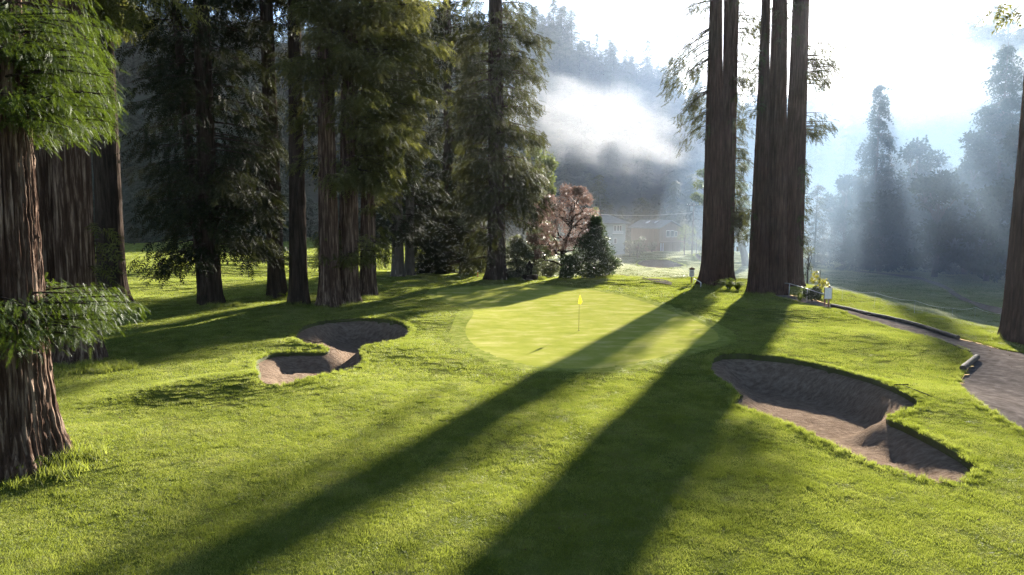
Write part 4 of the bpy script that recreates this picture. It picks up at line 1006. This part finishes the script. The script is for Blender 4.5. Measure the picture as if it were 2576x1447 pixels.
# far paths laid on the valley floor
def strip(name, pts, label, lift=.07):
    P = np.array([ground(a, b)[:2] for a, b in pts[0]]); Q2 = np.array([ground(a, b)[:2] for a, b in pts[1]])
    def dens(A): 
        t = np.linspace(0, len(A) - 1, 60); return np.stack([np.interp(t, np.arange(len(A)), A[:, i]) for i in range(2)], -1)
    A, B = dens(P), dens(Q2); rows = [A + (B - A) * k / 4 for k in range(5)]
    V = np.concatenate(rows); V = np.concatenate([V, (height(V[:, 0], V[:, 1]) + lift)[:, None]], 1)
    i, j = np.meshgrid(np.arange(4), np.arange(59), indexing='ij')
    tag(put(name, mesh_np(name, V, np.stack([i*60+j, (i+1)*60+j, (i+1)*60+j+1, i*60+j+1], -1).reshape(-1, 4)), M['path'], smooth=True), label, 'path', kind='structure')
strip('valley_path', ([(2150,681),(2240,690),(2320,700),(2370,716),(2420,745),(2470,768),(2530,782)], [(2150,684),(2240,694),(2320,706),(2370,726),(2420,757),(2470,781),(2530,796)]), 'narrow path winding through the shaded valley')
strip('fairway_path', ([(1560,690),(1600,697),(1640,703),(1690,712)], [(1560,694),(1600,703),(1640,710),(1690,718)]), 'dark path dipping behind the rise beyond the green')

# ------------------------------------------------------------------ grass (instanced tufts: stuff)
def tuft(name, n, rad, h0, h1, w, seed, mat='blade'):
    r_ = np.random.default_rng(seed)
    a = r_.uniform(0, 6.283, n); rr_ = rad * np.sqrt(r_.uniform(0, 1, n)); x = rr_ * np.cos(a); y = rr_ * np.sin(a)
    h = r_.uniform(h0, h1, n); b = r_.uniform(0, 6.283, n); l = r_.normal(0, .45, (n, 2)) * h[:, None]
    V = np.zeros((n, 3, 3)); dx = np.cos(b) * w / 2; dy = np.sin(b) * w / 2
    V[:, 0] = np.stack([x - dx, y - dy, np.full(n, -.01)], -1); V[:, 1] = np.stack([x + dx, y + dy, np.full(n, -.01)], -1)
    V[:, 2] = np.stack([x + l[:, 0], y + l[:, 1], h], -1)
    me = mesh_np(name, V.reshape(-1, 3), np.arange(3 * n).reshape(-1, 3)); me.materials.append(M[mat])
    return bpy.data.objects.new(name, me)

def scatter(name, P, RZ, SCL, objs, label):
    coll = bpy.data.collections.new(name + '_tufts')
    for o_ in objs: coll.objects.link(o_)
    me = bpy.data.meshes.new(name); me.vertices.add(len(P)); me.vertices.foreach_set('co', np.asarray(P, np.float32).ravel())
    a1 = me.attributes.new('rz', 'FLOAT_VECTOR', 'POINT'); a1.data.foreach_set('vector', np.stack([np.zeros(len(P)), np.zeros(len(P)), RZ], -1).astype(np.float32).ravel())
    a2 = me.attributes.new('sc', 'FLOAT_VECTOR', 'POINT'); a2.data.foreach_set('vector', np.asarray(SCL, np.float32).ravel())
    o_ = bpy.data.objects.new(name, me); COL.objects.link(o_)
    ng = bpy.data.node_groups.new(name, 'GeometryNodeTree')
    ng.interface.new_socket('Geometry', in_out='INPUT', socket_type='NodeSocketGeometry'); ng.interface.new_socket('Geometry', in_out='OUTPUT', socket_type='NodeSocketGeometry')
    N, L = ng.nodes, ng.links
    gi, go = N.new('NodeGroupInput'), N.new('NodeGroupOutput')
    ci = N.new('GeometryNodeCollectionInfo'); ci.inputs['Collection'].default_value = coll; ci.inputs['Separate Children'].default_value = True; ci.inputs['Reset Children'].default_value = True
    ip = N.new('GeometryNodeInstanceOnPoints'); ip.inputs['Pick Instance'].default_value = True
    for nm, sk_ in (('rz', 'Rotation'), ('sc', 'Scale')):
        na_ = N.new('GeometryNodeInputNamedAttribute'); na_.data_type = 'FLOAT_VECTOR'; na_.inputs['Name'].default_value = nm
        L.new(na_.outputs['Attribute'], ip.inputs[sk_])
    L.new(gi.outputs[0], ip.inputs['Points']); L.new(ci.outputs[0], ip.inputs['Instance']); L.new(ip.outputs[0], go.inputs[0])
    md = o_.modifiers.new('grass', 'NODES'); md.node_group = ng
    me.materials.append(M['blade'])
    return tag(o_, label, 'grass', kind='stuff')

def lawn_points(y0, y1, step, wid, rad):
    ny_ = int((y1 - y0) / step); nx_ = int(2 * wid(y1) / step)
    yy, xx_ = np.meshgrid(y0 + (np.arange(ny_) + .5) * step, (np.arange(nx_) + .5 - nx_ / 2) * step, indexing='ij')
    x = (xx_ + rng.uniform(-.5, .5, xx_.shape) * step).ravel(); y = (yy + rng.uniform(-.5, .5, yy.shape) * step).ravel()
    m_ = np.abs(x) < wid(y); x = x[m_]; y = y[m_]
    keep = poly_dist(PATH, x, y) > 0.7 * rad
    for b in BUNK.values(): keep &= poly_dist(b['P'], x, y) > 0.75 * rad
    g_ = poly_dist(GREEN, x, y); keep &= (g_ > 0.7 * rad) & (rng.uniform(0, 1, len(x)) < ss(-.2, 1.6, g_))
    return x[keep], y[keep], g_[keep]
def lay(name, y0, y1, step, objs, label, wid=lambda y: 0.86 * y + 4, hs=1.0, valley=None):
    x, y, g_ = lawn_points(y0, y1, step, wid, step)
    if valley is not None:
        m_ = (plateau_edge(x, y) > 5 + rng.normal(0, 1.5, len(x))) & (x > -6)
        if not valley: m_ = ~m_
        x, y, g_ = x[m_], y[m_], g_[m_]
    z = height(x, y)
    nz_ = 0.5 + 0.5 * np.sin(x * 1.7 + 1.3 * np.sin(y * 1.1)) * np.sin(y * 1.9 + 1.1 * np.sin(x * 0.8))
    col = 0.28 + 0.72 * ss(0.3, 2.4, g_)                     # short collar round the green
    bd = np.minimum.reduce([poly_dist(b['P'], x, y) for b in BUNK.values()])
    rough = 1 + 0.7 * (1 - ss(0.1, 0.5, bd))
    n2_ = 0.5 + 0.5 * np.sin(x * 4.3 + 2.1 * np.sin(y * 2.7 + 1)) * np.sin(y * 3.7 + 1.7 * np.sin(x * 2.2))
    hgt = hs * 0.68 * (0.45 + 0.5 * nz_ + 0.45 * n2_) * col * rough * rng.uniform(.5, 1.6, len(x))
    wsc = rng.uniform(.85, 1.2, len(x))
    return scatter(name, np.stack([x, y, z], -1), rng.uniform(0, 6.283, len(x)), np.stack([wsc, wsc, hgt], -1), objs, label)
lay('grass', 9.5, 27, .25, [tuft('grass_tuft', 260, .25, .03, .07, .009, k) for k in range(4)], 'short blades of grass on the near lawn')
lay('grass', 27, 52, .45, [tuft('grass_tuft', 320, .45, .03, .08, .016, 10 + k) for k in range(4)], 'short blades of grass around the putting green', valley=False)
lay('grass', 27, 52, .45, [tuft('grass_tuft', 320, .45, .03, .08, .016, 14 + k, 'blade_dew_glare') for k in range(3)], 'dewy grass with glare paled into its colour on the slope right of the cart path', valley=True)
lay('grass', 52, 80, .85, [tuft('grass_tuft', 420, .85, .03, .09, .028, 20 + k) for k in range(4)], 'short blades of grass beyond the putting green', valley=False)
lay('grass', 52, 80, .85, [tuft('grass_tuft', 420, .85, .03, .09, .028, 24 + k, 'blade_dew_glare') for k in range(3)], 'dewy grass with haze glare paled into its colour on the floor of the right-hand valley', valley=True)
lay('grass', 80, 175, 1.9, [tuft('grass_tuft', 500, 1.9, .04, .11, .06, 30 + k, 'blade_dew_glare') for k in range(4)], 'short dewy grass of the far fairways with sun glare paled into its colour', valley=True)
lay('grass', 80, 175, 1.9, [tuft('grass_tuft', 500, 1.9, .04, .11, .06, 40 + k) for k in range(3)], 'short grass of the sunlit meadow behind the left trees', valley=False)
ex, ey = [], []
for b in list(BUNK.values()) + [dict(P=PATH)]:
    Pb = b['P']; Pn = np.roll(Pb, -1, 0); Ls = np.linalg.norm(Pn - Pb, axis=1); st_ = .06 if Pb[:, 1].mean() < 60 else .3
    for A_, B_, l_ in zip(Pb, Pn, Ls):
        m_ = max(1, int(l_ / st_)); u_ = rng.uniform(0, 1, m_)[:, None]; q_ = A_ + (B_ - A_) * u_; nn = np.array([(B_ - A_)[1], -(B_ - A_)[0]]) / (l_ + 1e-9)
        for sg_ in (1, -1):
            c_ = q_ + nn * sg_ * rng.uniform(.02, .34, m_)[:, None]; ok = poly_dist(Pb, c_[:, 0], c_[:, 1]) > 0.0
            ex.append(c_[ok, 0]); ey.append(c_[ok, 1])
ex = np.concatenate(ex); ey = np.concatenate(ey); w_ = rng.uniform(.7, 1.3, len(ex))
scatter('grass', np.stack([ex, ey, height(ex, ey)], -1), rng.uniform(0, 6.28, len(ex)), np.stack([w_, w_, rng.uniform(.5, 1.5, len(ex))], -1), [tuft('rim_tuft', 46, .10, .05, .13, .011, 70 + k) for k in range(3)], 'shaggy grass fringing the bunker rims')
# longer rough at trunk feet and along the dark trees
def rough_patch(items, objs, label):
    X, Y_ = [], []
    for px, py, r, n in items:
        g = ground(px, py); a = rng.uniform(0, 6.28, n); q = r * np.sqrt(rng.uniform(0, 1, n)); X.append(g[0] + q * np.cos(a)); Y_.append(g[1] + q * np.sin(a) * .7)
    X = np.concatenate(X); Y_ = np.concatenate(Y_)
    w = rng.uniform(.7, 1.2, len(X)); scatter('rough_grass', np.stack([X, Y_, height(X, Y_)], -1), rng.uniform(0, 6.28, len(X)), np.stack([w, w, rng.uniform(.5, 1.3, len(X))], -1), objs, label)
rough_patch([(60,1165,1.5,60),(150,1135,1.0,40),(200,930,1.6,60),(265,925,1.2,40),(880,768,1.6,50),(930,750,1.3,50),(830,775,1.2,30),(1215,694,2.4,80),(1170,690,2.0,50),(1265,699,2.0,50),(1350,703,1.0,40),(1300,703,1.0,30),
             (1790,722,1.6,40),(1850,730,2.0,60),(1905,742,1.4,40),(2515,850,1.4,50),(1560,700,2.5,50),(1510,700,2.5,50),(560,772,1.2,20),(700,752,1.2,20),(745,766,1.2,20)],
            [tuft('rough_tuft', 60, .28, .12, .34, .02, 50 + k) for k in range(3)], 'longer rough grass at the feet of the trees')

nl = 420
lx = rng.uniform(-22, 24, nl); ly = rng.uniform(12, 60, nl); ok = (poly_dist(GREEN, lx, ly) > 0.5)
for b in BUNK.values(): ok &= poly_dist(b['P'], lx, ly) > .1
lx, ly = lx[ok], ly[ok]; nl = len(lx)
Dl = rng.normal(0, 1, (nl, 3)); Dl[:, 2] *= .25; Nl = rng.normal(0, .35, (nl, 3)); Nl[:, 2] += 1
V, Fs = stamp(LEAF, np.stack([lx, ly, height(lx, ly) + .05], -1), Dl, Nl, rnd(.04, .11, nl))
tag(put('leaf_litter', mesh_np('leaf_litter', V, Fs), M['litter']), 'scattered fallen leaves and twigs on the lawn', 'litter', kind='stuff')
nh = 1500
ha = np.arctan((rng.uniform(150, 2700, nh) - CX) / F); hr = rng.uniform(200, 486, nh); hx_, hy_ = hr * np.sin(ha), hr * np.cos(ha)
hzz = np.maximum(np.where(hr > R0, hill_z(hx_, hy_), -9), height(hx_, hy_)) - .6
FO = []
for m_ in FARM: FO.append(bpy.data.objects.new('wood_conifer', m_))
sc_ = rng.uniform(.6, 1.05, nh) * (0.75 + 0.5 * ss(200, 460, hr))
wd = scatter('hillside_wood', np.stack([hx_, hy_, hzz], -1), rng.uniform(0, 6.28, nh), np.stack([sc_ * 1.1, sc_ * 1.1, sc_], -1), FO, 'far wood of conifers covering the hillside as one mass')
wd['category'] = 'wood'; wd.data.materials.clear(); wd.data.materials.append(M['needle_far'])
# ------------------------------------------------------------------ air: even haze, and drifting mist banks
def vol_mat(name, col, dens, g_, het=None):
    m, N, L = newmat(name)
    out = N.new('ShaderNodeOutputMaterial'); v = N.new('ShaderNodeVolumePrincipled')
    v.inputs['Color'].default_value = (*col, 1); v.inputs['Density'].default_value = dens; v.inputs['Anisotropy'].default_value = g_
    v.inputs['Density Attribute'].default_value = ''
    L.new(v.outputs[0], out.inputs['Volume'])
    if het:
        tc = N.new('ShaderNodeTexCoord'); mp = N.new('ShaderNodeMapping'); mp.inputs['Scale'].default_value = het['scale']; mp.inputs['Location'].default_value = het.get('off', (0, 0, 0))
        L.new(tc.outputs['Object'], mp.inputs[0])
        n1 = N.new('ShaderNodeTexNoise'); n1.inputs['Scale'].default_value = 1.0; n1.inputs['Detail'].default_value = 4; n1.inputs['Roughness'].default_value = .55
        L.new(mp.outputs[0], n1.inputs['Vector'])
        gr = N.new('ShaderNodeTexGradient'); gr.gradient_type = 'SPHERICAL'; L.new(tc.outputs['Object'], gr.inputs[0])
        ad = N.new('ShaderNodeMath'); ad.operation = 'MULTIPLY_ADD'; ad.inputs[1].default_value = 1.25; L.new(gr.outputs['Fac'], ad.inputs[0]); L.new(n1.outputs[0], ad.inputs[2])
        mr = N.new('ShaderNodeMapRange'); mr.inputs['From Min'].default_value = het.get('lo', .72); mr.inputs['From Max'].default_value = het.get('hi', 1.05); mr.inputs['To Max'].default_value = dens; mr.clamp = True
        L.new(ad.outputs[0], mr.inputs['Value']); L.new(mr.outputs[0], v.inputs['Density'])
    return m
hb = MB().box(-560, 560, -85, 600, -6.5, 178).build('haze', vol_mat('morning haze', (0.80, 0.88, 1.0), HAZE_DENSITY, HAZE_G))
tag(hb, 'pale morning haze filling the valley', 'haze', kind='stuff')

def mist(px, py, Y, rx, ry, rz, dens, label, het, rot=0, g_=.35, col=(.95, .97, 1.0)):
    import bmesh
    bm = bmesh.new(); bmesh.ops.create_icosphere(bm, subdivisions=3, radius=1.0)
    me = bpy.data.meshes.new('mist'); bm.to_mesh(me); bm.free()
    c = at(px, py, Y)
    o_ = put('mist', me, vol_mat('drifting mist', col, dens, g_, het), None, tuple(c)); o_.scale = (rx, ry, rz); o_.rotation_euler = (0, math.radians(rot), 0)
    return tag(o_, label, 'mist', kind='stuff')
mist(1500, 310, 215, 54, 9, 21, .017, 'bright bank of mist drifting across the left hillside', dict(scale=(4.6, .5, 4.0), off=(3, 1, 2), lo=.84, hi=1.28), 17)
mist(2330, 205, 200, 62, 12, 20, .009, 'bright mist lying over the valley trees below the sun', dict(scale=(4.4, .5, 3.4), off=(7, 4, 1), lo=.86, hi=1.2), -4)
VM = dict(scale=(1.6, 1.2, 1.6), off=(1, 5, 3), lo=.35, hi=1.3)
mist(2560, 560, 112, 58, 64, 36, .0085, 'thin blue mist filling the right-hand valley', VM, 0, .12, (.50, .72, 1.0))
mist(1780, 400, 270, 105, 105, 80, .0012, 'thin blue mist in front of the far hillside', VM, 0, .10, (.44, .64, 1.0))
GM = dict(scale=(2.2, 1.6, 1.2), off=(4, 2, 6), lo=.40, hi=1.2)
mist(1680, 640, 118, 46, 38, 9, .0014, 'low ground mist on the far sunlit fairway', GM, 0, .25, (.9, .95, 1.0))
mist(2380, 690, 90, 38, 30, 16, .0045, 'low ground mist over the right-hand fairway', dict(scale=(2.2, 1.6, 1.2), off=(4, 2, 6), lo=.45, hi=1.75), 0, .25, (.72, .88, 1.0))
